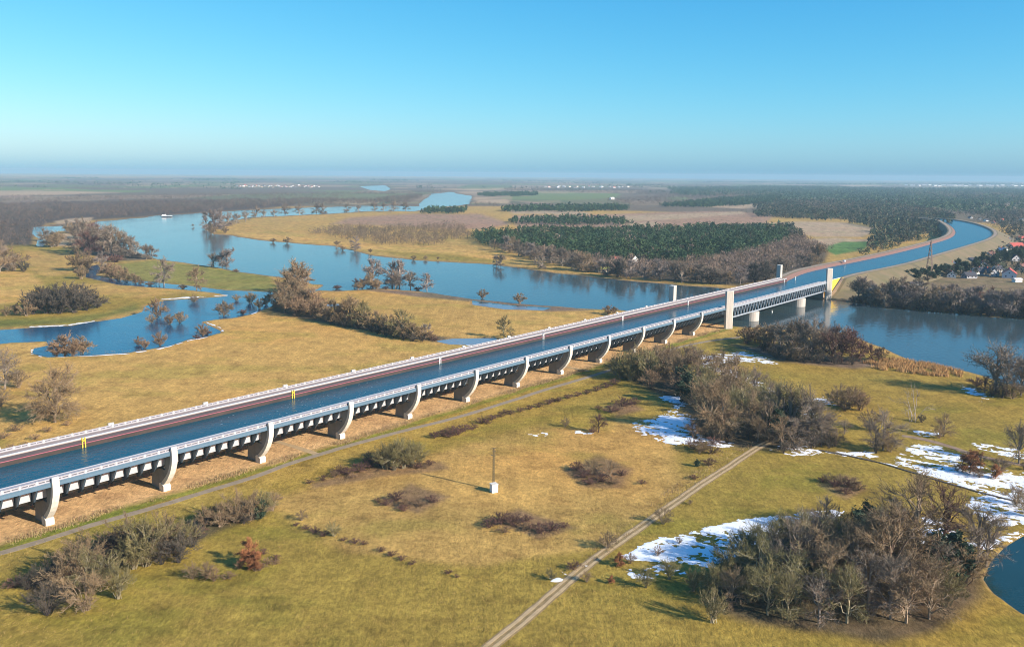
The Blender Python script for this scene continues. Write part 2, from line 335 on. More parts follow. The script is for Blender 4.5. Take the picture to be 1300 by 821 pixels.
def ground_color(u, v, x, y, sds):
    r = np.hypot(x, y); g = np.clip(r / 8, 12, 400)
    nu = (fbm(x / g, y / g, 51, 4) - 0.5) * 30; nv = (fbm(x / g, y / g, 61, 4) - 0.5) * 5
    col = np.empty(x.shape + (3,)); col[:] = TAN
    uu = np.where(np.isfinite(u), u, -9999) + nu; vv = np.where(np.isfinite(v), v, 2000) + nv * np.clip((v - 225) / 120, .1, 2)
    for c, soft, poly in PAINT:
        k = ss(-soft, soft, sdist(uu, vv, poly, soft + 1))[..., None]
        col = col * (1 - k) + np.array(c) * k
    # the strip below the bridge and along the path
    s, o = so_of(x, y); n = (fbm(x / 14, y / 14, 71, 4) - 0.5)
    inb = ss(S0 - 80, S0 - 60, s) * (1 - ss(S1 + 5, S1 + 25, s))
    def band(c, o0, o1, soft, k=1.0):
        nonlocal col
        m = (inb * k * ss(o0 - soft, o0 + soft, o + n * 4) * (1 - ss(o1 - soft, o1 + soft, o + n * 4)))[..., None]
        col = col * (1 - m) + np.array(c) * m
    band(DIRT, -22, 20.5, 1.6)
    band((0.40, 0.28, 0.11), 20, 23, 1.2); band((0.20, 0.20, 0.035), 23, 27.6, 1.0, 0.95); band((0.36, 0.25, 0.06), 31, 42, 3, 0.6)
    # patchiness: greener hollows, drier rises, bleached tufts
    near = (1 - ss(1500, 4000, r))
    a = fbm(x / 38, y / 22, 81, 4); b = fbm(x / 9, y / 6, 91, 4); c = fbm(x / 3.2, y / 2.2, 101, 3); d = fbm(x / 120, y / 90, 111, 3)
    notdirt = 1 - inb * ss(-24, -20, o) * (1 - ss(19, 22, o))
    k = (ss(0.50, 0.72, a) * 0.55 * near * notdirt)[..., None]; col = col * (1 - k) + col * np.array((0.66, 0.84, 0.62)) * k
    k = (ss(0.52, 0.75, d) * 0.5 * near * notdirt)[..., None]; col = col * (1 - k) + col * np.array((1.18, 1.02, 0.95)) * k
    k = (ss(0.55, 0.78, b) * 0.55 * near)[..., None]; col = col * (1 - k) + col * np.array((0.62, 0.58, 0.6)) * k
    col = col * (1 + (c - 0.5)[..., None] * 0.5 * near[..., None])
    # far plain: strips of field
    far = ss(2500, 5000, r); f1 = _h(np.floor(x / 700 + fbm(x / 900, y / 900, 5, 2) * 2), np.floor(y / 900 + fbm(x / 800, y / 1200, 6, 2) * 2), 7)
    f2 = _h(np.floor(x / 500), np.floor(y / 1300 + fbm(x / 600, y / 900, 8, 2)), 17)
    k = (far * 0.6 * (f1 > 0.55))[..., None]; col = col * (1 - k) + np.where((f2 > 0.5)[..., None], np.array(FIELD) * 0.9, np.array(FGREEN)) * k
    for ln, off in ((RUTS[0], 1.12), (RUTS[1], 1.12), (RUTS[2], .86), (RUTS[3], .84), (RUTS[4], 1.1)):
        k = (1 - ss(.5, 2.2, sline(u, v, ln, 4)))[..., None] * .8 * ss(.3, .5, b)[..., None]; col = col * (1 - k) + col * off * k
    # wet and bare rim along the water
    for i, sd in enumerate(sds):
        k = (ss(-5, -0.5, sd) * (0.8 if i == 0 else 0.5))[..., None]; col = col * (1 - k) + np.array((0.16, 0.115, 0.075)) * k
    return np.clip(col, 0.01, 0.9)

# ------------------------------------------------------------------ ground: one sheet to the horizon, finer where the photo looks
AZ = np.concatenate([np.arange(-180, -42, 6.0), np.arange(-42, -32, 0.4), np.arange(-32, 32.01, 0.095), np.arange(32.4, 42, 0.4), np.arange(42, 180, 6.0)])
vv_ = np.concatenate([np.arange(960, 500, -1.6), np.arange(500, 300, -1.2), np.arange(300, 224.4, -0.8)])
RR = np.concatenate([[20, 70, 110], CAM_H / np.tan(PITCH + np.arctan((vv_ - PV) / F_PX)), [24000, 30000]])
RR = RR[np.concatenate([[True], np.diff(RR) > 0.2])]
A_, R_ = np.meshgrid(np.radians(AZ), RR)
GX = R_ * np.sin(A_); GY = R_ * np.cos(A_)
GU, GV = to_px(GX, GY)
GU = np.where(np.isfinite(GU), GU, -9999.); GV = np.where(np.isfinite(GV), GV, 3000.)
SDS = pool_sd(GU, GV, GX, GY)
GZ = ground_z(GX, GY, SDS)
GC = ground_color(GU, GV, GX, GY, SDS)
nr, na = GX.shape
idx = np.arange(nr * na).reshape(nr, na)
nxt = np.roll(idx, -1, 1)
Q = np.stack([idx[:-1], nxt[:-1], nxt[1:], idx[1:]], -1).reshape(-1, 4)[:, ::-1]
V = np.stack([GX, GY, GZ], -1).reshape(-1, 3)
gm = bpy.data.materials.new('meadow_ground'); gm.use_nodes = True
n = gm.node_tree.nodes; L = gm.node_tree.links; b = n['Principled BSDF']; b.inputs['Roughness'].default_value = 0.95; b.inputs['Specular IOR Level'].default_value = 0.1
at_ = n.new('ShaderNodeAttribute'); at_.attribute_name = 'col'
geo = n.new('ShaderNodeNewGeometry')
def noise_node(scale, detail, st=None, rough=0.6):
    t = n.new('ShaderNodeTexNoise'); t.inputs['Scale'].default_value = scale; t.inputs['Detail'].default_value = detail; t.inputs['Roughness'].default_value = rough
    if st:
        mp = n.new('ShaderNodeMapping'); mp.inputs['Scale'].default_value = st; L.new(geo.outputs['Position'], mp.inputs['Vector']); L.new(mp.outputs['Vector'], t.inputs['Vector'])
    else: L.new(geo.outputs['Position'], t.inputs['Vector'])
    return t
t1 = noise_node(0.75, 6, (1, 0.6, 1), 0.75); t2 = noise_node(0.09, 6, (1, 0.55, 1), 0.65)
def ramp(t, a, b_, lo, hi):
    m = n.new('ShaderNodeMapRange'); m.inputs['From Min'].default_value = a; m.inputs['From Max'].default_value = b_
    m.inputs['To Min'].default_value = lo; m.inputs['To Max'].default_value = hi; L.new(t.outputs['Fac'], m.inputs['Value']); return m
r1 = ramp(t1, 0.33, 0.67, 0.62, 1.32); r2 = ramp(t2, 0.3, 0.7, 0.78, 1.2)
t4 = n.new('ShaderNodeTexNoise'); t4.inputs['Scale'].default_value = 1.0; t4.inputs['Detail'].default_value = 4
mp4 = n.new('ShaderNodeMapping'); mp4.inputs['Rotation'].default_value = (0, 0, R(-33)); mp4.inputs['Scale'].default_value = (0.32, 0.012, 1)
L.new(geo.outputs['Position'], mp4.inputs['Vector']); L.new(mp4.outputs[0], t4.inputs['Vector']); r4 = ramp(t4, 0.35, 0.65, 0.93, 1.06)
mu = n.new('ShaderNodeMath'); mu.operation = 'MULTIPLY'; L.new(r1.outputs[0], mu.inputs[0]); L.new(r2.outputs[0], mu.inputs[1])
mu4 = n.new('ShaderNodeMath'); mu4.operation = 'MULTIPLY'; L.new(mu.outputs[0], mu4.inputs[0]); L.new(r4.outputs[0], mu4.inputs[1])
vm = n.new('ShaderNodeVectorMath'); vm.operation = 'SCALE'; L.new(at_.outputs['Color'], vm.inputs[0]); L.new(mu4.outputs[0], vm.inputs['Scale'])
L.new(vm.outputs['Vector'], b.inputs['Base Color'])
bp = n.new('ShaderNodeBump'); bp.inputs['Strength'].default_value = 1.0; bp.inputs['Distance'].default_value = 0.5
L.new(t1.outputs['Fac'], bp.inputs['Height']); L.new(bp.outputs['Normal'], b.inputs['Normal'])
gme = npmesh('ground', V, Q, gm, True)
ca = gme.attributes.new('col', 'FLOAT_COLOR', 'POINT')
ca.data.foreach_set('color', np.concatenate([GC.reshape(-1, 3), np.ones((nr * na, 1))], 1).astype(np.float32).ravel())
tag(obj('ground', gme), kind='structure')

# ------------------------------------------------------------------ water
def water_mat(name, color, rough, bscale, bstr, stretch=(1, 1, 1), dist=0.3):
    m = bpy.data.materials.new(name); m.use_nodes = True; n = m.node_tree.nodes; L = m.node_tree.links; b = n['Principled BSDF']
    b.inputs['Roughness'].default_value = rough; b.inputs['IOR'].default_value = 1.33; b.inputs['Specular IOR Level'].default_value = 0.40
    g = n.new('ShaderNodeNewGeometry'); mp = n.new('ShaderNodeMapping'); mp.inputs['Scale'].default_value = stretch
    L.new(g.outputs['Position'], mp.inputs['Vector'])
    t = n.new('ShaderNodeTexNoise'); t.inputs['Scale'].default_value = bscale; t.inputs['Detail'].default_value = 4
    t3 = n.new('ShaderNodeTexNoise'); t3.inputs['Scale'].default_value = bscale * 0.06; t3.inputs['Detail'].default_value = 5
    L.new(mp.outputs[0], t.inputs['Vector']); L.new(mp.outputs[0], t3.inputs['Vector'])
    mr = n.new('ShaderNodeMapRange'); mr.inputs['From Min'].default_value = .4; mr.inputs['From Max'].default_value = .62
    mr.inputs['To Min'].default_value = bstr * 0.35; mr.inputs['To Max'].default_value = bstr
    L.new(t3.outputs['Fac'], mr.inputs['Value'])
    bp = n.new('ShaderNodeBump'); bp.inputs['Distance'].default_value = dist
    L.new(mr.outputs[0], bp.inputs['Strength']); L.new(t.outputs['Fac'], bp.inputs['Height']); L.new(bp.outputs[0], b.inputs['Normal'])
    mx = n.new('ShaderNodeMix'); mx.data_type = 'RGBA'; mx.inputs['A'].default_value = (*color, 1); mx.inputs['B'].default_value = (*[c * 1.5 for c in color], 1)
    L.new(t3.outputs['Fac'], mx.inputs['Factor']); L.new(mx.outputs['Result'], b.inputs['Base Color'])
    return m
WRIVER = water_mat('river_water', (0.030, 0.050, 0.056), 0.10, 0.30, 0.8, (1, 0.5, 1))
WPOND = water_mat('pond_water', (0.005, 0.05, 0.10), 0.08, 0.5, 0.6)
WTEAL = water_mat('teal_water', (0.008, 0.032, 0.036), 0.06, 0.6, 0.2)
WCANAL = water_mat('canal_water', (0.004, 0.052, 0.080), 0.24, 0.45, 1.0)
WICE = water_mat('icy_water', (0.12, 0.16, 0.20), 0.25, 0.5, 0.3)
for k, (nm, poly, amp, _) in enumerate(POOLS):
    near = (SDS[k] > -9)
    cell = (near[:-1] | near[1:] | np.roll(near, -1, 1)[:-1] | np.roll(near, -1, 1)[1:]).reshape(-1)
    q = Q[cell]; u_, inv = np.unique(q, return_inverse=True)
    vv = V[u_].copy(); vv[:, 2] = -0.45 - 0.006 * k
    m_ = {'teal_pond': WTEAL, 'ice_channel': WICE, 'puddle': WICE, 'marsh_pool': WICE}.get(nm, WRIVER if 'river' in nm or 'canal' in nm else WPOND)
    tag(obj(nm, npmesh(nm, vv, inv.reshape(q.shape), m_)), kind='structure')

def gz(x, y):
    X = np.array([x], float); Y = np.array([y], float); u, v = to_px(X, Y)
    return float(max(ground_z(X, Y, pool_sd(u, v, X, Y))[0], -0.8))

# ------------------------------------------------------------------ roads: ribbons a little above the ground
def resample(line, step):
    P = [Vector(p) for p in line]; out = []
    n_ = len(P)
    for i in range(n_ - 1):
        p0, p1, p2, p3 = P[max(i - 1, 0)], P[i], P[i + 1], P[min(i + 2, n_ - 1)]
        k = max(2, int((p2 - p1).length / step))
        for j in range(k):
            t = j / k
            out.append(0.5 * ((2 * p1) + (p2 - p0) * t + (2 * p0 - 5 * p1 + 4 * p2 - p3) * t * t + (3 * p1 - p0 - 3 * p2 + p3) * t ** 3))
    out.append(P[-1]); return out
def ribbon(name, line, width, m, dz=0.05, off=0.0, step=4, rough=0.15, kind='structure', thick=0.0):
    P = resample(line, step); v = []; f = []; rng = random.Random(name)
    X = np.array([p.x for p in P]); Y = np.array([p.y for p in P])
    for i, p in enumerate(P):
        d = (P[min(i + 1, len(P) - 1)] - P[max(i - 1, 0)]).normalized(); nn = Vector((d.y, -d.x, 0))
        wl = width / 2 + rng.uniform(-rough, rough); wr = width / 2 + rng.uniform(-rough, rough)
        a = p + nn * (off - wl); c = p + nn * (off + wr)
        za = gz(a.x, a.y); zc = gz(c.x, c.y)
        v += [(a.x, a.y, za - 0.3), (a.x, a.y, za + dz), (c.x, c.y, zc + dz), (c.x, c.y, zc - 0.3)]
    for i in range(len(P) - 1):
        for j in range(3): f.append((4 * i + j, 4 * i + j + 1, 4 * i + j + 5, 4 * i + j + 4))
    o = obj(name, mesh(name, v, f, m)); tag(o, kind=kind); return o
PATHM = mat('grey_path', (0.25, 0.195, 0.135), 0.95, 0.22, 0.3, 0.1)
TRK = mat('pale_track', (0.42, 0.30, 0.16), 0.95, 0.2, 0.4, 0.1)
TRKG = mat('track_verge', (0.24, 0.165, 0.07), 0.95, 0.3, 0.5, 0.1)
ribbon('path', [at(*p) for p in PATH], 3.4, PATHM, 0.06)
for l in ([(343, 558), (372, 566), (406, 577)], [(690, 461), (717, 465.5), (748, 471)]):
    ribbon('path', [at(*p) for p in l], 3.0, mat('pale_path', (0.40, 0.28, 0.15), 0.95, 0.15, 0.4), 0.05)
tl = [at(*p) for p in TRACK]
ribbon('farm_track', tl, 4.2, TRKG, 0.04)
ribbon('farm_track', tl, 1.0, TRK, 0.09, -1.05); ribbon('farm_track', tl, 1.0, TRK, 0.09, 1.05)
ribbon('ditch_edge', [at(*p) for p in DITCH], 1.1, mat('wet_earth', (0.07, 0.055, 0.04), 0.9, 0.3, 0.5), 0.30, 0, 3, 0.3)
ribbon('meadow_road', [at(*p) for p in [(1145, 553), (1175, 558), (1210, 568), (1240, 578), (1310, 592)]], 4, mat('brown_road', (0.24, 0.16, 0.10), 0.95, 0.3, 0.3), 0.05)

# ------------------------------------------------------------------ canal beyond the bridge, on its embankment
RE = [(1076, 350.5), (1113, 343), (1146.5, 335.6), (1187, 324), (1226, 312.6), (1249, 305), (1258, 298.5), (1254, 292), (1238.6, 285.7), (1218, 281), (1197.7, 278.6), (1165, 276.5)]
LE = [(1022, 347.5), (1054, 339.6), (1093, 331.7), (1128.6, 324), (1174.6, 312.6), (1206, 303), (1214, 296.5), (1212, 290.5), (1205, 285), (1196, 280.6), (1180, 278.4), (1150, 276)]
def arclen(P, N):
    d = [0]
    for i in range(1, len(P)): d.append(d[-1] + (P[i] - P[i - 1]).length)
    out = []
    for k in range(N):
        t = d[-1] * k / (N - 1); i = max(j for j in range(len(d)) if d[j] <= t + 1e-9); i = min(i, len(P) - 2)
        out.append(P[i].lerp(P[i + 1], (t - d[i]) / max(d[i + 1] - d[i], 1e-9)))
    return out
NC = 70
rpts = arclen(resample([W(S2 + 2, 17, ZW)] + [at(u, v, ZW) for u, v in RE], 10), NC)
lpts = arclen(resample([W(S2 + 2, -17, ZW)] + [at(u, v, ZW) for u, v in LE], 10), NC)
v = [W(S0, 16.9, ZW), W(S0, -16.9, ZW)]
for s in np.linspace(S0 + 30, S2 + 2, 30): v += [W(s, 16.9, ZW), W(s, -16.9, ZW)]
for a, c in zip(rpts, lpts):
    d = (a - c).normalized(); v += [a + d * 1.5, c - d * 1.5]
f = [(2 * i, 2 * i + 1, 2 * i + 3, 2 * i + 2) for i in range(len(v) // 2 - 1)]
tag(obj('canal_water', mesh('canal_water', v, f, WCANAL)), kind='structure')
def embank(name, pts, oth, inner, m, mtop, mstone, steep, fall=(26, 46)):
    rows = []; rng = np.random.RandomState(4)
    for i, (a, c) in enumerate(zip(pts, oth)):
        d = (a - c); d.z = 0; d.normalize()
        s = (a - pts[0]).length if i < 12 else 200
        k = min(1, max(0.0, (s - 14) / 34.0)) if steep else 1.0
        b0 = a.copy(); b0.z = ZW - 1.5
        prof = [(0, ZW - 1.2), (inner, 15.7), (inner + 2.0, 15.9), (inner + 6.5, 15.9), (inner + 9, 15.6), (inner + fall[0], 7.5), (inner + fall[1], -1.0)]
        row = []
        for j, (q, z) in enumerate(prof):
            if steep and j >= 1: z = z * k - (1 - k) * 0.3
            w_ = rng.uniform(-.5, .5) if 4 <= j else 0
            p = a + d * (q + w_); row.append((p.x, p.y, z + w_ * .3))
        rows.append(row)
    nj = len(rows[0]); V_ = [p for r in rows for p in r]; F_ = []; mi = []
    for i in range(len(rows) - 1):
        for j in range(nj - 1):
            F_.append((i * nj + j, i * nj + j + 1, (i + 1) * nj + j + 1, (i + 1) * nj + j)); mi.append(1 if j == 0 else (2 if j == 2 else 0))
    me = mesh(name, V_, F_)
    for q in (m, mstone, mtop): me.materials.append(q)
    me.polygons.foreach_set('material_index', mi)
    tag(obj(name, me), kind='structure')
EMB = mat('embankment_grass', (0.19, 0.135, 0.075), 0.95, 0, 0.045, 0.1, color2=(0.11, 0.10, 0.04))
STONE = mat('reddish_riprap', (0.22, 0.115, 0.09), 0.95, 0, 0.4, 0.2, color2=(0.15, 0.09, 0.07))
BERM = mat('berm_path', (0.29, 0.215, 0.155), 0.95, 0.15, 0.1)
embank('embankment', rpts, lpts, 3, EMB, BERM, BERM, True)
embank('embankment', lpts, rpts, 7, EMB, BERM, STONE, False, (15, 23))

# ------------------------------------------------------------------ the trough bridge over the meadows
def bx(mb, s0, s1, o0, o1, z0, z1):
    return mb.box(s0, s1, -max(o0, o1), -min(o0, o1), z0, z1)
def trough_parts(root, s0, s1, base_s, outer):
    L0, L1 = s0 - base_s, s1 - base_s
    fl = MB(); P = [(-18.0, 10.3), (-15.6, 8.6), (15.6, 8.6), (18.0, 10.3), (17.2, 10.3), (15.3, 9.2), (-15.3, 9.2), (-17.2, 10.3)]
    fl.prism([(L0, -o, z) for o, z in P], [(L1, -o, z) for o, z in P]); fl.build('trough_floor', STEELD, root)
    for sg in (1, -1):
        near = sg > 0
        bx(MB(), L0, L1, sg * 17.15, sg * 18.2, 10.31, 16.35).build('trough_wall', outer, root)
        bx(MB(), L0, L1, sg * 17.0, sg * 17.15, 14.6, 16.5).build('lining', LINING, root)
        bx(MB(), L0, L1, sg * 17.0, sg * 17.15, 11.5, 14.6).build('splash_wall', RUST, root)
        bx(MB(), L0, L1, sg * 16.7, sg * 17.0, 14.85, 15.12).build('fender', PINK, root)
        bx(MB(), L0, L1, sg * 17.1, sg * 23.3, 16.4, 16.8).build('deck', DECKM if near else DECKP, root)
        k = MB(); bx(k, L0, L1, sg * 17.05, sg * (17.5 if near else 17.7), 16.8, 17.0 if near else 17.25); k.build('kerb', POSTW if not near else LIGHTS, root)
POSTW = mat('post_paint', (0.46, 0.46, 0.46), 0.5, 0.08, 1.0)
def railing(root, L0, L1, step, sg):
    m = MB(); o = sg * 23.0
    bx(m, L0, L1, o - .16, o + .16, 16.8, 17.1); bx(m, L0, L1, o - .13, o + .13, 17.85, 18.05); bx(m, L0, L1, o - .06, o + .06, 17.1, 17.85); m.build('rail', LIGHTS, root)
    xs = np.arange(L0 + step, L1 - 0.5, step)
    p = bx(MB(), -.3, .3, o - .24, o + .24, 16.8, 18.15).build('post', POSTW, root, (xs[0], 0, 0)); repeat(p, root, [(x, 0, 0) for x in xs[1:]])
    q = MB()
    for a, c in ((0.55, 2.5), (2.9, 4.8)):
        bx(q, a * step / 5.356, c * step / 5.356, o - .09, o + .09, 17.28, 17.62)
    q = q.build('mesh_panel', DARKINF, root, (L0, 0, 0)); repeat(q, root, [(x, 0, 0) for x in xs])
B1 = empty('trough_bridge', W(S0, 0, 0), BRZ, 'long grey canal trough bridge carrying water across the meadows on curved concrete piers', 'bridge')
trough_parts(B1, S0, S1, S0, STEELD)
LB = S1 - S0; BAY = SP / 8
for sg in (1, -1):
    railing(B1, 0, LB, BAY, sg)
    m = MB(); bx(m, 0, LB, sg * 23.3, sg * 23.62, 15.45, 16.86); bx(m, 0, LB, sg * 23.3, sg * 23.75, 15.3, 15.45); bx(m, 0, LB, sg * 23.3, sg * 23.72, 16.5, 16.62)
    m.build('fascia', STEEL, B1)
RIBM = mat('rib_steel', (0.045, 0.07, 0.10), 0.45, 0.08, 0.4)
# cantilever ribs and the pale wall panels between them
def rib_mesh(sg):
    P = [(18.2, 16.38), (23.28, 16.38), (23.28, 15.5), (22.3, 14.0), (21.1, 12.0), (20.0, 10.3), (18.7, 9.0), (16.4, 8.2), (16.4, 9.2), (18.2, 10.5)]
    m = MB(); t = .12
    m.prism([(-t, -sg * o, z) for o, z in P], [(t, -sg * o, z) for o, z in P])
    E_ = P[2:8]
    for i in range(len(E_) - 1):                         # flange along the free edge
        (a, za), (c, zc) = E_[i], E_[i + 1]
        dx, dz = c - a, zc - za; l = math.hypot(dx, dz); nx, nz = -dz / l * -.07, dx / l * .07
        m.hexa([(-.3, -sg * a, za), (.3, -sg * a, za), (.3, -sg * c, zc), (-.3, -sg * c, zc),
                (-.3, -sg * (a - nx), za - nz), (.3, -sg * (a - nx), za - nz), (.3, -sg * (c - nx), zc - nz), (-.3, -sg * (c - nx), zc - nz)])
    return m.mesh('rib', RIBM)
ribx = [i * BAY for i in range(1, int(LB / BAY)) if i % 8]
RIB = obj('rib', rib_mesh(1), None, B1, (ribx[0], 0, 0)); repeat(RIB, B1, [(x, 0, 0) for x in ribx[1:]])
pm = MB(); bx(pm, .35, BAY - .35, 18.25, 18.55, 10.5, 13.8)
PNL = pm.build('wall_panel', PANEL, B1, (0, 0, 0)); repeat(PNL, B1, [(i * BAY, 0, 0) for i in range(1, int(LB / BAY))])
# piers: a wall shaped like a hull, a thick curved rim, a footing on each side
RIM = [(24.5, 18.6), (24.75, 16.5), (24.7, 14.2), (24.3, 12), (23.5, 9.8), (22.3, 7.6), (20.8, 5.6), (19.2, 3.9), (17.6, 2.5)]
RIN = [(23.75, 18.6), (23.75, 16.5), (23.4, 14.2), (22.9, 12), (22.0, 9.9), (20.8, 7.9), (19.2, 6.1), (17.6, 4.6), (16.2, 3.4)]
def pier_meshes(sg):
    w_ = MB(); t = .75
    poly = [(8.0, -1), (16.4, -1), (17.4, 3.0)] + [(a - .7, z) for a, z in RIM[::-1][1:7]] + [(23.2, 15.2), (18.6, 15.2), (18.6, 8.5), (9.0, 8.5)]
    w_.prism([(-t, -sg * o, z) for o, z in poly], [(t, -sg * o, z) for o, z in poly])
    r = MB(); h = 1.15
    for i in range(len(RIM) - 1):
        A, B_, C_, D_ = RIM[i], RIM[i + 1], RIN[i + 1], RIN[i]
        r.hexa([(-h, -sg * A[0], A[1]), (-h, -sg * B_[0], B_[1]), (-h, -sg * C_[0], C_[1]), (-h, -sg * D_[0], D_[1]),
                (h, -sg * A[0], A[1]), (h, -sg * B_[0], B_[1]), (h, -sg * C_[0], C_[1]), (h, -sg * D_[0], D_[1])])
    g = MB(); q = 1.45
    P = [(15.0, -1), (18.1, -1), (18.2, 2.0), (17.6, 2.5), (15.9, 3.2), (15.0, 2.8)]
    g.prism([(-q, -sg * o, z) for o, z in P], [(q, -sg * o, z) for o, z in P])
    me = w_.mesh('pier', CONC_SHADE), r.mesh('rim', CONC), g.mesh('footing', CONC)
    bm = bmesh.new(); bm.from_mesh(me[1]); bmesh.ops.remove_doubles(bm, verts=bm.verts, dist=.001)
    bmesh.ops.delete(bm, geom=[f_ for f_ in bm.faces if all(len(e.link_faces) > 2 for e in f_.edges)], context='FACES_ONLY'); bm.to_mesh(me[1]); bm.free()
    return me
for sg in (1, -1):
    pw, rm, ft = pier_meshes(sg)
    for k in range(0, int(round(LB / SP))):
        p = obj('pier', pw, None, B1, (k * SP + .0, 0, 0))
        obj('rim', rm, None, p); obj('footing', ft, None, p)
# marker boards on the far wall
def markers(root, base_s, items):
    for u, v, c in items:
        g = at(u, v, 15.2); s, o = so_of(g.x, g.y)
        m = MB()
        for d in (-.55, .55): bx(m, d - .22, d + .22, -16.6, -16.98, 13.3, 17.3)
        bx(m, -.8, .8, -16.6, -16.95, 15.9, 16.3)
        m.build('marker_board', c, root, (s - base_s, 0, 0))
markers(B1, S0, [(109, 563, YELL), (374, 501, YELL), (559, 457.5, WHITE), (692, 427.5, WHITE), (795, 404.5, WHITE), (876, 385, WHITE)])

# ------------------------------------------------------------------ the truss bridge over the river
B2 = empty('truss_bridge', W(S1, 0, 0), BRZ, 'pale steel truss canal bridge spanning the river between the concrete towers', 'bridge')
trough_parts(B2, S1 + .05, S2, S1, STEELD)
LM = S2 - S1
TR = mat('truss_paint', (0.26, 0.30, 0.345), 0.45, 0.06, 0.4)
for sg in (1, -1):
    railing(B2, 0.4, LM, LM / 40, sg)
    o = sg * 23.3
    bx(MB(), .1, LM, sg * 22.9, sg * 23.7, 15.2, 16.86).build('top_chord', TR, B2)
    bx(MB(), .1, LM, sg * 22.9, sg * 23.7, 7.4, 8.5).build('bottom_chord', TR, B2)
    n_ = 40; h = LM / n_
    da = MB().bar((0.1, -o, 8.5), (h / 2, -o, 15.2), .42, .5).build('diagonal', TR, B2); repeat(da, B2, [(i * h, 0, 0) for i in range(1, n_)])
    db = MB().bar((h / 2, -o, 15.2), (h - .05, -o, 8.5), .30, .4).build('diagonal', STEEL, B2); repeat(db, B2, [(i * h, 0, 0) for i in range(1, n_)])
cb = MB(); bx(cb, -.2, .2, -22.9, 22.9, 7.7, 8.55); cb = cb.build('cross_beam', STEELD, B2, (LM / 40, 0, 0)); repeat(cb, B2, [(i * LM / 40, 0, 0) for i in range(2, 40)])
markers(B2, S1, [(996, 356.5, WHITE), (1009, 353.2, WHITE)])
def rpier():
    ring = []
    for k in range(13):
        a = -math.pi / 2 + math.pi * k / 12; ring.append((7.0 * math.sin(a), -(19.5 + 7.0 * math.cos(a))))
    for k in range(13):
        a = -math.pi / 2 + math.pi * k / 12; ring.append((-7.0 * math.sin(a), 19.5 + 7.0 * math.cos(a)))
    m = MB(); z = -3.0
    for z1 in (0.9, 3.0, 5.1, 7.2):
        m.prism([(x, y, z) for x, y in ring], [(x, y, z1 - .06) for x, y in ring])
        m.prism([(x * .985, y * .998, z1 - .06) for x, y in ring], [(x * .985, y * .998, z1) for x, y in ring]); z = z1
    return m
p = rpier().build('river_pier', CONC2, B2, (57.1, 0, 0)); repeat(p, B2, [(163.3, 0, 0)])

# towers
def tower(s, sg, label):
    t = empty('bridge_tower', W(s, sg * 25.2, 0), BRZ, label, 'tower', 'concrete towers at the ends of the truss bridge')
    if sg > 0: P = [(-2.7, 2.4), (2.5, 2.4), (2.5, -2.4), (1.2, -2.4), (-2.7, 0.9)]
    else: P = [(-2.4, 2.1), (2.4, 2.1), (2.4, -2.1), (-2.4, -2.1)]
    H = 30.0; m = MB(); z = -1.0; nseg = 12
    for i in range(nseg):
        z1 = H * (i + 1) / nseg
        m.prism([(x, y, z) for x, y in P], [(x, y, z1 - .05) for x, y in P])
        q = .982
        m.prism([(x * q, y * q, z1 - .05) for x, y in P], [(x * q, y * q, z1) for x, y in P]); z = z1
    m.build('shaft', CONC2, t)
    MB().prism([(x * 1.02, y * 1.02, H) for x, y in P], [(x * 1.02, y * 1.02, H + .35) for x, y in P]).build('cap', CONC, t)
    bx(MB(), 2.52, 2.6, -.5, .5, 0.1, 2.2).build('door', STEELD, t)
tower(12.04 * SP, 1, 'pale concrete tower on the near bank on the camera side of the bridge')
tower(12.04 * SP, -1, 'concrete tower with dark and white faces beyond the canal at the near bank')
tower(17.35 * SP, 1, 'pale concrete tower beside the yellow wing wall on the far bank')
tower(17.3 * SP, -1, 'concrete tower with dark and white faces beside the road on the far bank')
# yellow wing wall at the far abutment
yw = empty('wing_wall', W(S2, 20.2, 0), BRZ, 'bright yellow triangular wing wall beside the tower on the far bank', 'retaining wall')
a = [(7, .0, -1), (16, .0, -1), (50, .0, 15.4), (50, .0, 16.2), (7, .0, 16.2)]
MB().prism(a, [(x, 1.0, z) for x, y, z in a]).build('wall', YELL, yw)
MB().bar((16.5, -.5, -.2), (51, -.5, 16.2), .6, .8).build('edge_beam', STEELD, yw)
MB().bar((18.5, -1.5, -.3), (53.5, -1.5, 16.2), 1.0, .6).build('coping', YELL, yw)
bx(MB(), 6, 52, 0, -1, 16.2, 16.6).build('top_slab', CONC, yw)
ab = empty('abutment', W(S2 + 1, 0, 0), BRZ, 'grey concrete abutment under the end of the truss bridge', 'abutment')
bx(MB(), 0, 3, -19, 19.5, -1, 8.5).build('wall', CONC_SHADE, ab); bx(MB(), 1.2, 3, -19, 19.5, 8.5, 13).build('back_wall', CONC_SHADE, ab)

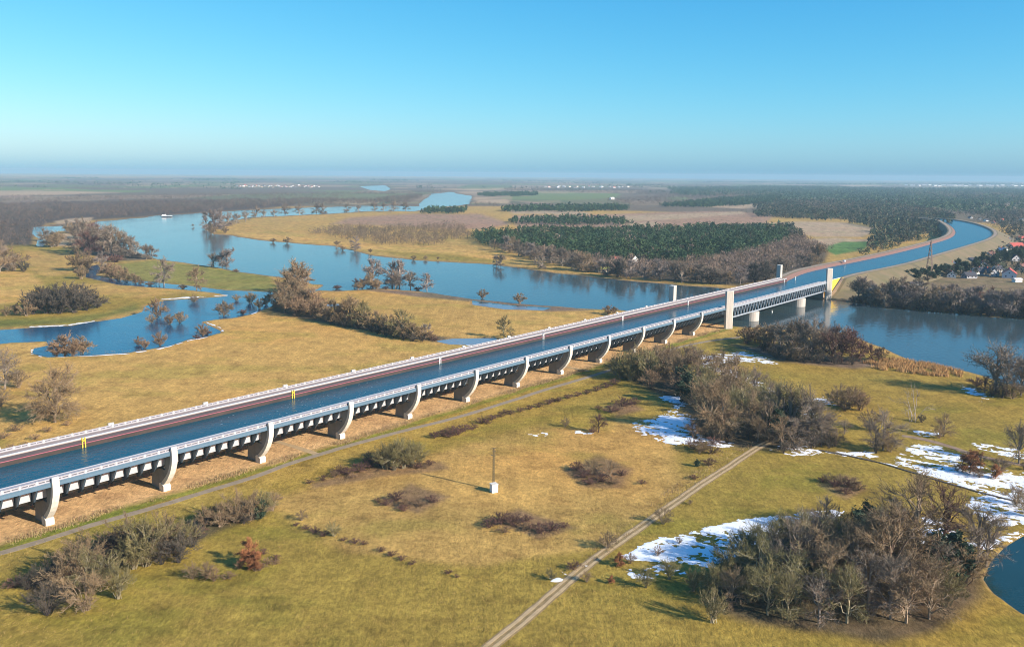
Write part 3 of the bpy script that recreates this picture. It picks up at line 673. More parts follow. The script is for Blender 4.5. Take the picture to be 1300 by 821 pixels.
# ------------------------------------------------------------------ plants: bare winter trees and shrubs grown branch by branch
def tree_proto(seed, style, tws=1.0):
    """unit height; returns (limb mesh data, twig mesh data)"""
    rng = random.Random(seed); LV, LF, TV, TF = [], [], [], []
    def tube(pts, r0, r1, n=3):
        b0 = len(LV)
        for i, p in enumerate(pts):
            t = i / (len(pts) - 1); r = r0 + (r1 - r0) * t
            d = (pts[min(i + 1, len(pts) - 1)] - pts[max(i - 1, 0)]).normalized()
            x = d.orthogonal().normalized(); y = d.cross(x)
            for k in range(n):
                a = 2 * math.pi * k / n; q = p + (x * math.cos(a) + y * math.sin(a)) * r; LV.append(tuple(q))
        for i in range(len(pts) - 1):
            for k in range(n):
                LF.append((b0 + i * n + k, b0 + i * n + (k + 1) % n, b0 + (i + 1) * n + (k + 1) % n, b0 + (i + 1) * n + k))
    def blade(a, c, w_):
        d = c - a
        x = d.cross(Vector((rng.gauss(0, 1), rng.gauss(0, 1), rng.gauss(0, 1))))
        if x.length < 1e-6: return
        x = x.normalized() * w_ / 2; b0 = len(TV)
        TV.extend([tuple(a - x), tuple(a + x), tuple(c)]); TF.append((b0, b0 + 1, b0 + 2))
    def leaf(p, sz):
        d = Vector((rng.gauss(0, 1), rng.gauss(0, 1), rng.gauss(0, 1))).normalized(); x = d.orthogonal().normalized(); y = d.cross(x); b0 = len(TV)
        TV.extend([tuple(p - x * sz), tuple(p + y * sz * .7), tuple(p + x * sz)]); TF.append((b0, b0 + 1, b0 + 2))
    def curve(a, c, n, wob, sag=0.0, lift=0.0):
        out = []
        for i in range(n + 1):
            t = i / n; p = a.lerp(c, t); k = math.sin(math.pi * t)
            out.append(p + Vector((rng.gauss(0, wob), rng.gauss(0, wob), rng.gauss(0, wob) + lift * k)) * k if 0 < i < n else p)
        return out
    S = dict(tree=dict(n1=14, n2=9, n3=9, n4=2, cw=.47, z0=.05, base=.1, tw=.0066, up=.25, stems=0),
             airy=dict(n1=13, n2=8, n3=9, n4=3, cw=.42, z0=.08, base=.2, tw=.0072, up=.45, stems=0),
             wide=dict(n1=24, n2=10, n3=11, n4=3, cw=.47, z0=.08, base=.1, tw=.0066, up=.1, stems=0),
             shrub=dict(n1=17, n2=8, n3=10, n4=2, cw=.66, z0=.0, base=.0, tw=.0105, up=.5, stems=1),
             fine=dict(n1=19, n2=8, n3=10, n4=2, cw=.52, z0=.0, base=.0, tw=.0095, up=.9, stems=1),
             bramble=dict(n1=22, n2=7, n3=9, n4=3, cw=1.3, z0=.0, base=.0, tw=.026, up=.35, stems=1),
             leafy=dict(n1=18, n2=9, n3=9, n4=0, cw=.42, z0=.12, base=.15, tw=.02, up=.3, stems=0, leaf=.035),
             ever=dict(n1=20, n2=9, n3=9, n4=0, cw=.27, z0=.04, base=.04, tw=.02, up=.2, stems=0, leaf=.055),
             broken=dict(n1=6, n2=5, n3=5, n4=1, cw=.75, z0=.05, base=.05, tw=.008, up=.2, stems=1))[style]
    S['tw'] *= tws; cw = S['cw']; top = Vector((rng.uniform(-.05, .05), rng.uniform(-.05, .05), .80))
    lobes = [Vector((rng.gauss(0, .5), rng.gauss(0, .5), rng.uniform(-.4, .8))).normalized() for _ in range(5)]
    def env(d):                                          # uneven crown outline
        k = 0.78 + 0.30 * max(max(0, d.dot(l)) ** 3 for l in lobes)
        zc, hz = (.51, .49) if not S['stems'] else (.28, .72)
        if S['stems']: d = Vector((d.x, d.y, abs(d.z)))
        return Vector((d.x * cw * k, d.y * cw * k, zc + d.z * hz * k))
    if not S['stems']:
        trunk = curve(Vector((0, 0, -.03)), top, 6, .015); tube(trunk, .028, .008, 5)
    for i in range(S['n1']):
        ph = 2 * math.pi * (i * .381966 + rng.uniform(-.08, .08)); el = rng.uniform(-.85, .95) if i > 1 else .98
        if S['stems']: el = abs(el)
        d = Vector((math.cos(ph) * math.sqrt(max(0, 1 - el * el)), math.sin(ph) * math.sqrt(max(0, 1 - el * el)), el))
        end = env(d) * rng.uniform(.82, 1.0)
        if S['stems']: a = Vector((rng.gauss(0, .06 * cw), rng.gauss(0, .06 * cw), -.02))
        else:
            zb = max(S['z0'], min(S['z0'] + (end.z - .1) * rng.uniform(.35, .6), .72)); a = top * (zb / .8)
        limb = curve(a, end, 5, .03, lift=.25 if S['stems'] else .12); tube(limb, .0145 if not S['stems'] else .011, .0035, 3)
        for j in range(S['n2']):
            t = (.12 if S['stems'] else .25) + (.88 if S['stems'] else .75) * (j + rng.random()) / S['n2']; q = min(int(t * 5), 4); p = limb[q].lerp(limb[q + 1], t * 5 - q)
            dd = (d + Vector((rng.gauss(0, .55), rng.gauss(0, .55), rng.gauss(0, .4) + S['up'] * .5))).normalized()
            e = p + dd * rng.uniform(.10, .20) * (1 + cw * .4); e.z = max(e.z, .02)
            br = curve(p, e, 2, .015); tube(br, .0042, .0016, 3)
            for k in range(S['n3']):
                tt = (k + rng.random()) / S['n3']; p2 = br[0].lerp(br[-1], tt)
                d3 = (dd + Vector((rng.gauss(0, .7), rng.gauss(0, .7), rng.gauss(0, .5) + S['up']))).normalized()
                if 'leaf' in S:
                    for _ in range(4): leaf(p2 + Vector((rng.gauss(0, .035), rng.gauss(0, .035), rng.gauss(0, .03))), S['leaf'] * rng.uniform(.5, 1.1))
                    continue
                l3 = rng.uniform(.06, .13); e3 = p2 + d3 * l3; blade(p2, e3, S['tw'])
                for _ in range(S['n4']):
                    d4 = (d3 + Vector((rng.gauss(0, .6), rng.gauss(0, .6), rng.gauss(0, .5) + S['up'] * .3))).normalized()
                    p4 = p2.lerp(e3, rng.uniform(.2, .9)); blade(p4, p4 + d4 * rng.uniform(.04, .09), S['tw'] * .8)
    return mesh('stems' if S['stems'] else 'trunk', LV, LF), npmesh('crown', np.array(TV), np.array(TF))
PROTO = {}
def proto(style, k, far):
    if (style, k, far) not in PROTO: PROTO[(style, k, far)] = tree_proto(hash_(style) * 31 + k, style, 2.1 if far else 1.0)
    return PROTO[(style, k, far)]
def hash_(s): return sum((i + 1) * ord(c) for i, c in enumerate(s))
def bark(name, c, r=.25): return mat(name, c, 0.9, rand=r)
BK = dict(brown=(bark('brown_bark', (0.24, 0.18, 0.12)), bark('brown_twigs', (0.215, 0.150, 0.080))),
          grey=(bark('grey_bark', (0.24, 0.20, 0.16)), bark('grey_twigs', (0.182, 0.142, 0.102))),
          olive=(bark('olive_bark', (0.26, 0.225, 0.14)), bark('olive_twigs', (0.188, 0.160, 0.062))),
          tan=(bark('tan_bark', (0.12, 0.08, 0.05)), bark('tan_twigs', (0.23, 0.15, 0.085))),
          red=(bark('red_bark', (0.08, 0.04, 0.03)), bark('red_twigs', (0.13, 0.068, 0.052))),
          pale=(bark('pale_bark', (0.24, 0.19, 0.16)), bark('pale_twigs', (0.215, 0.175, 0.15))),
          dark=(bark('dark_bark', (0.05, 0.04, 0.035)), bark('dark_twigs', (0.075, 0.062, 0.045))),
          rust=(bark('rust_bark', (0.07, 0.045, 0.03)), bark('rust_leaves', (0.25, 0.10, 0.038))),
          ever=(bark('ever_bark', (0.06, 0.045, 0.03)), bark('evergreen', (0.030, 0.055, 0.028))))
# code: style, colour, words of the label, noun
KIND = dict(b=('tree', 'brown', 'bare brown', 'tree'), g=('tree', 'grey', 'bare grey-brown', 'tree'), p=('airy', 'pale', 'slender pale bare', 'tree'),
            w=('wide', 'brown', 'broad spreading bare', 'tree'), o=('fine', 'olive', 'olive-grey twiggy', 'willow'), s=('shrub', 'brown', 'brown leafless', 'shrub'),
            t=('shrub', 'tan', 'tan leafless', 'shrub'), r=('bramble', 'red', 'low dark red-brown', 'bramble'), n=('bramble', 'tan', 'low tan dry', 'bramble'),
            k=('leafy', 'rust', 'rust-leaved', 'oak'), c=('ever', 'ever', 'dark evergreen', 'tree'), d=('shrub', 'dark', 'dense dark leafless', 'shrub'),
            f=('broken', 'grey', 'sprawling half-fallen bare', 'tree'), e=('tree', 'olive', 'bare olive-brown', 'tree'), q=('tree', 'red', 'bare reddish', 'tree'))
CATN = dict(tree='tree', willow='shrub', shrub='shrub', bramble='bramble', oak='tree')
PRNG = random.Random(11)
ORD = ['leftmost', 'second from left', 'third from left', 'fourth from left', 'fifth from left', 'sixth from left', 'seventh from left', 'eighth from left', 'ninth from left', 'tenth from left', 'eleventh from left', 'twelfth from left', 'thirteenth from left']
def plant(u, v, h, k, label, group):
    st, colr, adj, noun = KIND[k]
    p = at(u, v); z = gz(p.x, p.y); H = h / px_m(p)
    i = PRNG.randrange(6); lm, tm = proto(st, i, p.length > 600)
    o = empty({'tree': 'bare_tree', 'willow': 'willow_shrub', 'shrub': 'bare_shrub', 'bramble': 'bramble_bush', 'oak': 'oak_tree'}[noun] if k != 'c' else 'evergreen_tree',
              (p.x, p.y, z), PRNG.uniform(0, 6.28), label, CATN[noun], group)
    sx = H * PRNG.uniform(.92, 1.12); o.scale = (sx, sx, H)
    a = bpy.data.objects.new('stems' if st in ('shrub', 'fine', 'bramble', 'broken') else 'trunk', lm); c = bpy.data.objects.new('crown', tm)
    for q, m in ((a, BK[colr][0]), (c, BK[colr][1])):
        C.objects.link(q); q.parent = o
        if not q.data.materials: q.data.materials.append(m)
        q.material_slots[0].link = 'OBJECT'; q.material_slots[0].material = m
    return o
def cluster(where, group, text):
    """text: 'kind u v h; ...'   one plant each"""
    it = []
    for q in text.replace('\n', ' ').split(';'):
        q = q.split()
        if q: it.append((q[0], float(q[1]), float(q[2]), float(q[3])))
    by = {}
    for q in it: by.setdefault(q[0], []).append(q)
    for k, L_ in by.items():
        L_.sort(key=lambda q: q[1]); adj, noun = KIND[k][2], KIND[k][3]
        for i, (k_, u, v, h) in enumerate(L_):
            hs = [q[3] for q in L_]; n_ = len(L_)
            if n_ == 1: lab = f'{adj} {noun} {where}'
            elif n_ <= 13: lab = f'{ORD[i] if i < n_ - 1 else "rightmost"} {adj} {noun} {where}'
            elif i == 0: lab = f'leftmost {adj} {noun} {where}'
            elif i == n_ - 1: lab = f'rightmost {adj} {noun} {where}'
            elif h == max(hs) and hs.count(h) == 1: lab = f'tallest {adj} {noun} {where}'
            elif h == min(hs) and hs.count(h) == 1: lab = f'smallest {adj} {noun} {where}'
            else: lab = f'{adj} {noun} {where}'
            plant(u, v, h, k, lab, group)
cluster('alone in the golden meadow left of the bridge', 'trees in the golden meadow', 'w 70 536 58')
cluster('at the left picture edge in the golden meadow', 'bushes at the left edge of the meadow', 'g 6 494 44; s 24 492 22; g -14 500 40; s 2 515 20; s -8 520 20')
cluster('among rough grass beside the lone tree', 'dry weeds by the lone tree', 'n 20 547 7; n 45 557 6; n 12 572 7; n 32 566 5; n 60 548 6; n 5 556 7; n 26 580 6; n 85 540 5; n -5 585 7; n 52 575 5')
cluster('at the near edge of the flood pond', 'shrubs along the flood pond', 't 83 451 26; s 104 448 20; t 72 452 16; t 93 452 15')
cluster('standing in the blue water of the flood pond', 'shrubs standing in the flood pond', 't 199 402 22; t 215 411 13; s 228 409 14; t 203 438 16; t 184 441 11; s 285 400 19; r 308 398 6; s 318 384 14; s 330 391 13; s 246 383 9; t 257 426 15; r 262 424 6; r 250 430 5; s 192 409 10; s 300 381 8; s 338 386 12; t 176 437 10')
cluster('in the dark clump on the left meadow', 'dark clump on the left meadow', 'd 42 399 26; d 60 398 27; d 77 398 29; d 94 397 28; d 110 394 24; d 124 391 17; d 52 393 25; d 70 391 28; d 88 390 27; d 103 388 24; s 20 399 12; s 8 401 10; s 34 401 16')
cluster('beside the narrow channel behind the left meadow', 'trees along the side channel', 'g 208 361 30; b 250 367 26; s 100 344 24; s 112 342 18; s 103 354 15; p 130 344 20; t 140 353 20; s 160 358 16; t 150 356 17; s 172 359 11; n 178 360 6; n 232 366 5; n 190 362 5')
cluster('on the left picture edge behind the meadow', 'bushes on the left edge by the river', 's 6 341 26; g 0 345 34; s 18 343 20; s -10 350 30; d 30 345 12; s 35 331 7')
cluster('on the green river spit across the pond', 'trees on the river spit', 'g 271 339 18; p 288 340 24; p 282 340 19; n 300 345 4')
cluster('in the wooded strip along the left river bank', 'trees along the left river bank', 'g 106 322 36; q 113 325 28; g 120 321 28; q 126 318 30; g 132 322 26; g 142 325 34; b 150 324 30; g 158 326 26; g 165 326 22; g 173 327 19; g 186 329 17; g 193 329 16; s 95 302 14; g 100 311 22; r 146 333 9; q 118 311 26; g 108 304 20; s 90 296 12; g 60 313 18; s 72 313 17; s 66 314 14; b 137 318 28; g 85 292 12; g 98 293 14; s 112 298 14; r 136 332 8; g 55 306 14; s 78 305 8')
cluster('in the tall clump between hedge and pond', 'trees where the hedge meets the pond', 'b 380 379 44; b 366 391 42; b 374 393 34; b 386 397 32; t 395 398 28; s 357 386 24; b 371 372 34; g 384 366 26; t 402 394 20; s 350 390 12; b 361 397 28; t 378 401 26')
cluster('in the hedge crossing the golden meadow', 'hedge across the golden meadow', 't 402 403 24; b 410 405 22; t 418 408 18; b 425 410 30; s 432 412 22; b 445 413 36; s 438 412 20; s 452 415 22; e 460 416 32; s 468 418 22; b 478 420 26; e 486 421 22; s 494 423 24; s 503 426 22; e 511 428 36; s 517 429 22; b 526 431 20; s 536 431 16; t 546 431 12; d 490 427 12; d 500 428 12; d 472 421 11; d 455 417 10; d 512 431 11; d 480 424 11; d 524 433 9; d 420 411 9; d 438 415 9; r 552 432 5; d 536 434 8; s 408 399 14; p 540 429 18')
cluster('on the near river bank behind the golden meadow', 'trees on the near river bank', 'q 452 365 12; s 460 366 13; p 473 364 34; b 470 366 20; p 498 364 30; p 507 364 33; g 521 366 22; p 542 369 22; r 428 366 5; g 502 366 22; s 478 367 14; r 530 368 5; r 490 367 4; s 613 378 12; s 455 367 10')
cluster('on the low bank across the river', 'shrubs on the far low bank', 's 347 307.5 6; s 365 308.5 8; p 452 317.5 16; b 428 314.5 10; s 435 317.5 6; s 525 329.5 6; s 540 329.5 5; s 470 320.5 5; g 636 338.5 16; p 630 337.5 14; g 688 341.5 18; g 680 336.5 20; s 556 329.5 4')
cluster('on the bank of the upper river arm', 'trees along the upper river arm', 'p 262 291.0 18; p 272 295.0 27; p 280 291.0 23; g 290 287.0 17; g 300 284.0 13; g 312 282.0 13; g 325 277.0 14; g 335 277.0 9; g 362 274.0 15; g 380 273.0 13; g 402 272.0 13; g 410 272.0 14; g 440 269.0 11; g 475 269.0 12; g 500 270.0 14; g 515 268.0 12; s 268 297.0 12; s 286 296.0 8; g 348 275.0 9; g 455 269.0 9; g 487 268.0 10; b 245 288.0 4')
cluster('beside the far railing on the golden meadow', 'trees beside the far railing', 'e 640 429 26; t 772 399 12; s 650 432 10; s 660 384 13; s 780 398 9')
cluster('in the front clump beside the bridge', 'front clump of the bridge grove', 'o 788 480 34; o 800 483 36; s 812 480 38; o 822 484 40; s 836 479 40; t 846 474 34; s 780 476 22; t 826 494 26; o 810 470 30; t 840 466 28; s 853 470 30')
cluster('in the dense grove beside the farm track', 'dense grove by the farm track', 'b 858 490 42; b 870 482 46; b 884 494 44; t 866 504 34; e 892 508 46; c 872 512 38; b 906 506 46; w 902 552 66; b 886 545 50; b 918 556 54; e 896 524 46; b 926 524 50; e 942 520 48; e 932 548 54; b 952 551 52; e 962 544 44; b 972 556 46; e 986 548 62; g 1002 554 62; e 1014 552 64; g 1024 560 60; g 1037 562 50; b 992 570 40; g 1008 570 38; g 1042 566 30; b 932 494 44; b 917 486 40; g 957 508 40; g 975 524 38; b 945 500 34; e 968 532 44; c 985 556 34; c 1000 548 40; g 1050 560 34; q 886 486 40; b 962 560 30; d 980 562 22; d 950 557 20; d 1010 562 24; d 1030 568 20; d 912 560 18; d 925 558 20; d 1052 568 18; t 880 555 20; t 870 478 30; b 905 476 30; s 925 480 24; e 978 510 30; c 868 494 30; s 1060 566 22; g 880 470 34; d 995 575 14')
cluster('in the riverside grove right of the bridge tower', 'riverside grove', 't 948 436 22; t 958 434 20; s 975 442 28; g 990 448 38; g 1000 453 38; g 1015 455 46; g 1030 457 48; g 1045 458 40; q 1056 460 44; q 1068 460 38; q 1080 460 36; q 1092 459 24; q 1106 458 19; s 1116 457 16; s 965 436 18; g 1022 444 34; g 1040 444 32; b 982 446 32; s 1008 458 24; d 985 455 16; d 1000 458 16; d 1020 460 18; d 1040 461 18; d 970 446 12; q 1074 448 30; g 1060 450 34; b 1010 440 28; d 1060 463 14; d 1082 463 12')
cluster('by the river at the right edge', 'big trees by the river at right', 'g 1263 500 60; g 1277 502 46; g 1296 502 46; g 1312 506 46; q 1250 498 18; s 1286 506 22; d 1272 505 16; r 1240 490 10; d 1258 503 14')
cluster('on the olive meadow at right', 'scattered trees on the right meadow', 's 1066 516 26; s 1078 519 28; t 1092 521 24; f 1160 535 40; b 1198 554 26; g 1121 571 46; g 1110 573 30; s 1104 546 24; g 1072 551 18; b 1045 547 16; g 1294 588 44; t 1085 514 22; s 1128 573 24; d 1170 536 10; d 1112 575 16; s 1055 512 16; s 1192 556 14; d 1072 522 12; g 1020 545 18')
cluster('in the snow on the right', 'bushes in the snow at right', 'k 1231 600 26; k 1263 607 15; t 1243 606 12; s 1215 598 10; s 1270 600 18; d 1222 588 10; d 1245 588 10; d 1275 594 9; d 1300 596 9; s 1290 640 22; s 1305 655 26')
cluster('beside a small snow patch in the middle meadow', 'small trees in the middle meadow', 'q 760 549 24; s 718 542 12; r 752 550 6')
cluster('at the edge of the pond thicket', 'edge of the pond thicket', 'b 1162 694 88; q 1196 690 66; g 1241 714 66; g 1252 718 56; c 1209 738 50; s 1226 742 46; b 1130 682 46; s 1020 674 26; s 1040 676 30; p 1048 668 34')
cluster('in the dense thicket by the frozen pond', 'dense thicket by the frozen pond', 'o 930 738 50; o 946 718 46; e 962 748 62; e 976 722 60; e 992 704 50; g 1002 738 72; e 1016 708 56; b 1032 744 76; g 1046 704 52; e 1062 734 72; b 1077 748 78; c 1090 714 56; b 1102 738 76; e 1116 694 48; w 1126 750 92; g 1141 718 66; b 1156 748 80; c 1178 738 56; c 1098 690 46; g 986 748 52; e 1011 764 62; b 1051 768 70; g 1101 774 72; b 1151 774 70; o 951 764 42; o 902 752 36; o 880 750 28; o 916 744 32; d 1081 684 34; d 1060 680 30; d 1100 676 26; d 1120 720 40; d 1000 720 38; d 1040 725 40; d 1075 720 40; d 1160 720 38; e 960 708 44; g 1030 696 46; b 1088 746 66; g 1190 750 54; o 1200 770 44; b 930 770 44; e 975 780 60; g 1130 785 70; e 1075 790 66; b 1180 785 58; o 905 790 40; g 1040 790 58; b 1150 790 58; e 1000 786 54')
cluster('in the shrub belt at the lower left', 'shrub belt at the lower left', 's 97 738 48; d 60 742 30; o 132 742 38; s 108 722 40; s 160 704 42; o 187 718 56; s 207 704 46; o 230 700 40; d 226 714 34; d 245 694 28; r 140 696 16; r 150 690 14; s 260 668 26; s 280 668 30; s 300 663 36; s 318 660 34; o 334 654 32; s 346 648 26; d 270 664 22; d 310 664 24; k 148 694 14; d 205 716 30; s 80 745 40; d 35 748 20; r 20 745 12; c 212 694 26; o 170 722 40; e 110 745 46; t 290 660 22; d 178 700 36; r 252 680 10; c 330 657 22; o 150 760 40; s 110 775 46; d 60 780 36')
cluster('beside the rust-leaved oak at the lower left', 'bushes round the rust-leaved oak', 'k 317 718 31; k 324 724 22; r 335 703 6; r 350 711 6; n 340 716 7; n 330 724 8; t 304 722 12; s 244 735 18; s 262 734 20; t 272 738 16; n 290 735 8; n 350 716 5')
cluster('in the shrub patch beside the path', 'shrub patch by the path', 'o 490 595 32; o 500 596 36; o 512 594 36; o 522 592 32; o 532 589 26; o 506 588 32; r 470 593 13; r 455 598 11; r 440 602 10; n 425 605 8; r 410 609 6; r 393 613 5; r 545 591 7; d 470 588 16; d 482 590 20; n 540 594 5; r 530 594 7; r 432 600 9; n 448 606 6')
cluster('in the bramble row along the path', 'bramble row along the path', '; '.join(f'r {u} {v} {h}' for u, v, h in ((552, 556, 8), (563, 554, 9), (575, 551, 10), (588, 548, 9), (600, 545, 7), (612, 537, 8), (624, 533, 7), (636, 529, 6), (648, 526, 6), (660, 523, 6), (672, 520, 6), (684, 517, 6), (697, 513, 6), (709, 510, 6), (721, 506, 6), (733, 503, 6), (745, 500, 6), (757, 496, 6), (769, 492, 7), (780, 488, 8), (570, 555, 8), (582, 552, 7), (642, 524, 5), (703, 510, 5), (618, 538, 6))))
cluster('in the low patches of the middle meadow', 'low bramble patches in the middle meadow', 'r 490 641 8.1; r 503 635 10.8; n 516 642 9.5; n 532 642 8.1; r 548 637 8.1; r 512 648 8.1; r 480 637 5.4; r 622 669 10.8; r 636 664 13.5; r 652 666 12.2; n 668 672 9.5; r 684 676 12.2; r 700 673 10.8; r 716 669 6.8; r 668 662 8.1; n 640 675 8.1; r 733 597 10.8; s 752 602 19.8; s 774 604 22.0; r 762 611 10.8; r 790 603 6.8; r 748 615 8.1; r 742 606 9.5; n 777 614 8.1; r 815 614 5.4; r 775 524 9.5; r 790 516 12.2; r 806 513 8.1; n 783 522 8.1; r 760 520 5.4')
cluster('along the shallow ditch in the lower meadow', 'plants along the shallow ditch', 'r 376 667 4; r 388 671 5; r 400 676 7; r 412 680 7; o 424 680 18; r 436 686 4; r 450 689 6; r 462 691 5; r 484 700 6; r 497 706 7; r 510 711 6; r 523 716 5; r 570 727 5; s 383 660 14; r 580 732 4')
cluster('beside the farm track', 'shrubs beside the farm track', 'c 885 592 9; r 900 591 9; r 881 608 6; s 842 665 20; s 772 696 22; k 786 718 16; o 850 735 26; t 800 715 14; r 905 565 10; n 892 572 10; r 880 570 12; s 888 575 16; n 905 576 10; r 728 722 10; s 745 738 14; o 820 745 26; k 776 740 10; s 876 640 6; t 862 690 9; o 700 735 14; t 835 705 12')
cluster('in the bramble patch on the right field', 'bramble patch on the right field', 's 1052 612 12; s 1066 615 14; r 1044 612 7; r 1077 617 10; s 1084 619 14; r 1075 627 7; n 1090 622 8; r 1060 618 8; n 1066 624 6')
def along(line, n_, kinds, h0, h1, jit, seed):
    r = random.Random(seed); P = [Vector((a, b_, 0)) for a, b_ in line]; Lp = arclen(P, 400); out = []
    for i in range(n_):
        p = Lp[int((i + r.random()) / n_ * 399)]; out.append(f'{r.choice(kinds)} {p.x + r.uniform(-2, 2):.1f} {p.y + r.uniform(-jit, jit):.1f} {r.uniform(h0, h1):.1f}')
    return '; '.join(out)
cluster('in the tree line on the far right bank', 'tree line on the far right bank', along([(1086, 382), (1123, 388), (1200, 394), (1300, 402), (1360, 407)], 40, 'pgpbpg', 18, 30, 2.0, 5))
cluster('low along the water of the far river bank', 'thickets along the far right bank', along([(1078, 383), (1123, 389.5), (1200, 396), (1300, 404), (1360, 408)], 44, 'dddds', 7, 13, .8, 6))
cluster('behind the far river bank below the village', 'trees below the village', along([(1095, 374), (1150, 377), (1230, 384), (1340, 394)], 24, 'gpbqp', 13, 21, 4, 8))
cluster('among the village houses at right', 'dark evergreens in the village', along([(1150, 359), (1180, 354), (1215, 346), (1245, 340), (1275, 332), (1310, 327)], 44, 'cccccd', 8, 14, 3.5, 9))
cluster('along the front of the pine wood', 'bare trees in front of the pine wood', along([(640, 320), (690, 332), (737, 343), (790, 351), (850, 357), (930, 362), (985, 353), (1040, 337)], 52, 'ggbpgd', 14, 26, 2, 10))

# ------------------------------------------------------------------ woods that read as one mass
def inpoly_px(poly, spacing, seed, jitter=1.1):
    W_ = [at(u, v) for u, v in poly]; x0, x1 = min(p.x for p in W_), max(p.x for p in W_); y0, y1 = min(p.y for p in W_), max(p.y for p in W_)
    r = np.random.RandomState(seed); gx, gy = np.meshgrid(np.arange(x0, x1, spacing), np.arange(y0, y1, spacing))
    gx = gx + r.uniform(-.5, .5, gx.shape) * spacing * jitter; gy = gy + r.uniform(-.5, .5, gy.shape) * spacing * jitter
    x, y = gx.ravel(), gy.ravel(); u, v = to_px(x, y); g = spacing * 5
    k = sdist(u + (fbm(x / g, y / g, 3, 4) - .5) * 34, v + (fbm(x / g, y / g, 4, 4) - .5) * 5, poly, 30) > 0
    return x[k], y[k]
def wood(name, polys, spacing, h, kind, K, m, seed, keep=1.0, wr=.30):
    r = np.random.RandomState(seed); X, Y = [], []
    for p in polys:
        x, y = inpoly_px(p, spacing, seed); X.append(x); Y.append(y)
    X = np.concatenate(X); Y = np.concatenate(Y)
    cl = fbm(X / (spacing * 9), Y / (spacing * 9), seed, 3); k = (r.rand(len(X)) < keep) & (cl > .30 if keep < 1 else True); X, Y = X[k], Y[k]; N = len(X)
    H = h * r.uniform(.6, 1.28, N) * (0.65 + 0.7 * fbm(X / 70, Y / 70, seed + 1, 3)); Wd = H * wr * r.uniform(.8, 1.25, N)
    d = r.normal(size=(N, K, 3)); d /= np.linalg.norm(d, axis=2, keepdims=True); rad = r.uniform(.45, 1, (N, K, 1)) ** .6
    if kind == 'pine':
        t = r.uniform(.25, 1, (N, K)); prof = np.where(t < .45, .8, 1 - ((t - .45) / .55) ** 1.6 * .85)
        a = r.uniform(0, 6.283, (N, K)); q = prof * r.uniform(.35, 1, (N, K))
        c = np.stack([np.cos(a) * q * Wd[:, None], np.sin(a) * q * Wd[:, None], t * H[:, None]], -1)
        sz = H[:, None, None] * .075 * (44 / K) ** .5 * (1.35 if K < 40 else 1)
        e1 = r.normal(size=(N, K, 3)) * sz; e2 = r.normal(size=(N, K, 3)) * sz; T = np.stack([c - e1, c + e1 * .8 + e2 * .3, c + e2], 2)
    else:
        c = np.stack([d[..., 0] * Wd[:, None] * rad[..., 0], d[..., 1] * Wd[:, None] * rad[..., 0], H[:, None] * (.56 + d[..., 2] * rad[..., 0] * .42)], -1)
        dirv = d * (.6, .6, .4) + np.array((0, 0, .55)) + r.normal(size=(N, K, 3)) * .3
        dirv /= np.linalg.norm(dirv, axis=2, keepdims=True); l = (H[:, None] * r.uniform(.12, .26, (N, K)))[..., None]
        side = np.cross(dirv, r.normal(size=(N, K, 3))); side /= np.linalg.norm(side, axis=2, keepdims=True) + 1e-9
        wd = (H[:, None] * r.uniform(.012, .03, (N, K)))[..., None] * (46 / K) ** .7
        T = np.stack([c - dirv * l * .5 - side * wd, c - dirv * l * .5 + side * wd, c + dirv * l * .5], 2)
    base = np.stack([X, Y, np.zeros(N)], -1)[:, None, None, :]
    T = T + base
    trk = np.zeros((N, 1, 3, 3)); trk[:, 0, 0, 0] = -H * .018; trk[:, 0, 1, 0] = H * .018; trk[:, 0, :, 2] = 0; trk[:, 0, 0, 2] = -.3; trk[:, 0, 1, 2] = -.3; trk[:, 0, 2, 2] = H * .85
    T = np.concatenate([T, trk + base], 1).reshape(-1, 3)
    me = npmesh(name, T, np.arange(len(T)).reshape(-1, 3), m)
    tint_ = np.repeat(r.uniform(.55, 1.5, N), (K + 1) * 3)
    hue = np.repeat(r.uniform(0, 1, N), (K + 1) * 3)
    a_ = me.attributes.new('tint', 'FLOAT_COLOR', 'POINT'); a_.data.foreach_set('color', np.stack([tint_, hue, tint_ * 0, tint_ * 0 + 1], -1).astype(np.float32).ravel())
    print('WOOD', name, N); tag(obj(name, me), kind='stuff'); return N
def wood_mat(name, c1, c2):
    m = bpy.data.materials.new(name); m.use_nodes = True; n = m.node_tree.nodes; L = m.node_tree.links; b = n['Principled BSDF']
    b.inputs['Roughness'].default_value = .95; b.inputs['Specular IOR Level'].default_value = .1
    a = n.new('ShaderNodeAttribute'); a.attribute_name = 'tint'; sx = n.new('ShaderNodeSeparateColor'); L.new(a.outputs['Color'], sx.inputs[0])
    mx = n.new('ShaderNodeMix'); mx.data_type = 'RGBA'; mx.inputs['A'].default_value = (*c1, 1); mx.inputs['B'].default_value = (*c2, 1); L.new(sx.outputs[1], mx.inputs['Factor'])
    s = n.new('ShaderNodeVectorMath'); s.operation = 'SCALE'; L.new(mx.outputs['Result'], s.inputs[0]); L.new(sx.outputs[0], s.inputs['Scale']); L.new(s.outputs[0], b.inputs['Base Color'])
    return m
WPINE = wood_mat('pine_needles', (0.030, 0.060, 0.030), (0.050, 0.075, 0.030))
WBARE = wood_mat('bare_wood', (0.18, 0.125, 0.085), (0.155, 0.12, 0.10))
WFAR = wood_mat('far_wood_twigs', (0.115, 0.08, 0.06), (0.085, 0.07, 0.06))
WSCRUB = wood_mat('scrub_twigs', (0.16, 0.115, 0.075), (0.11, 0.085, 0.06))
wood('pine_wood', [[(602, 303), (650, 299), (720, 297), (820, 296), (900, 292), (960, 292), (1008, 301), (990, 312), (930, 325), (860, 336), (790, 333), (720, 328), (660, 317), (612, 312)]], 8.2, 16, 'pine', 46, WPINE, 1, .93, .36)
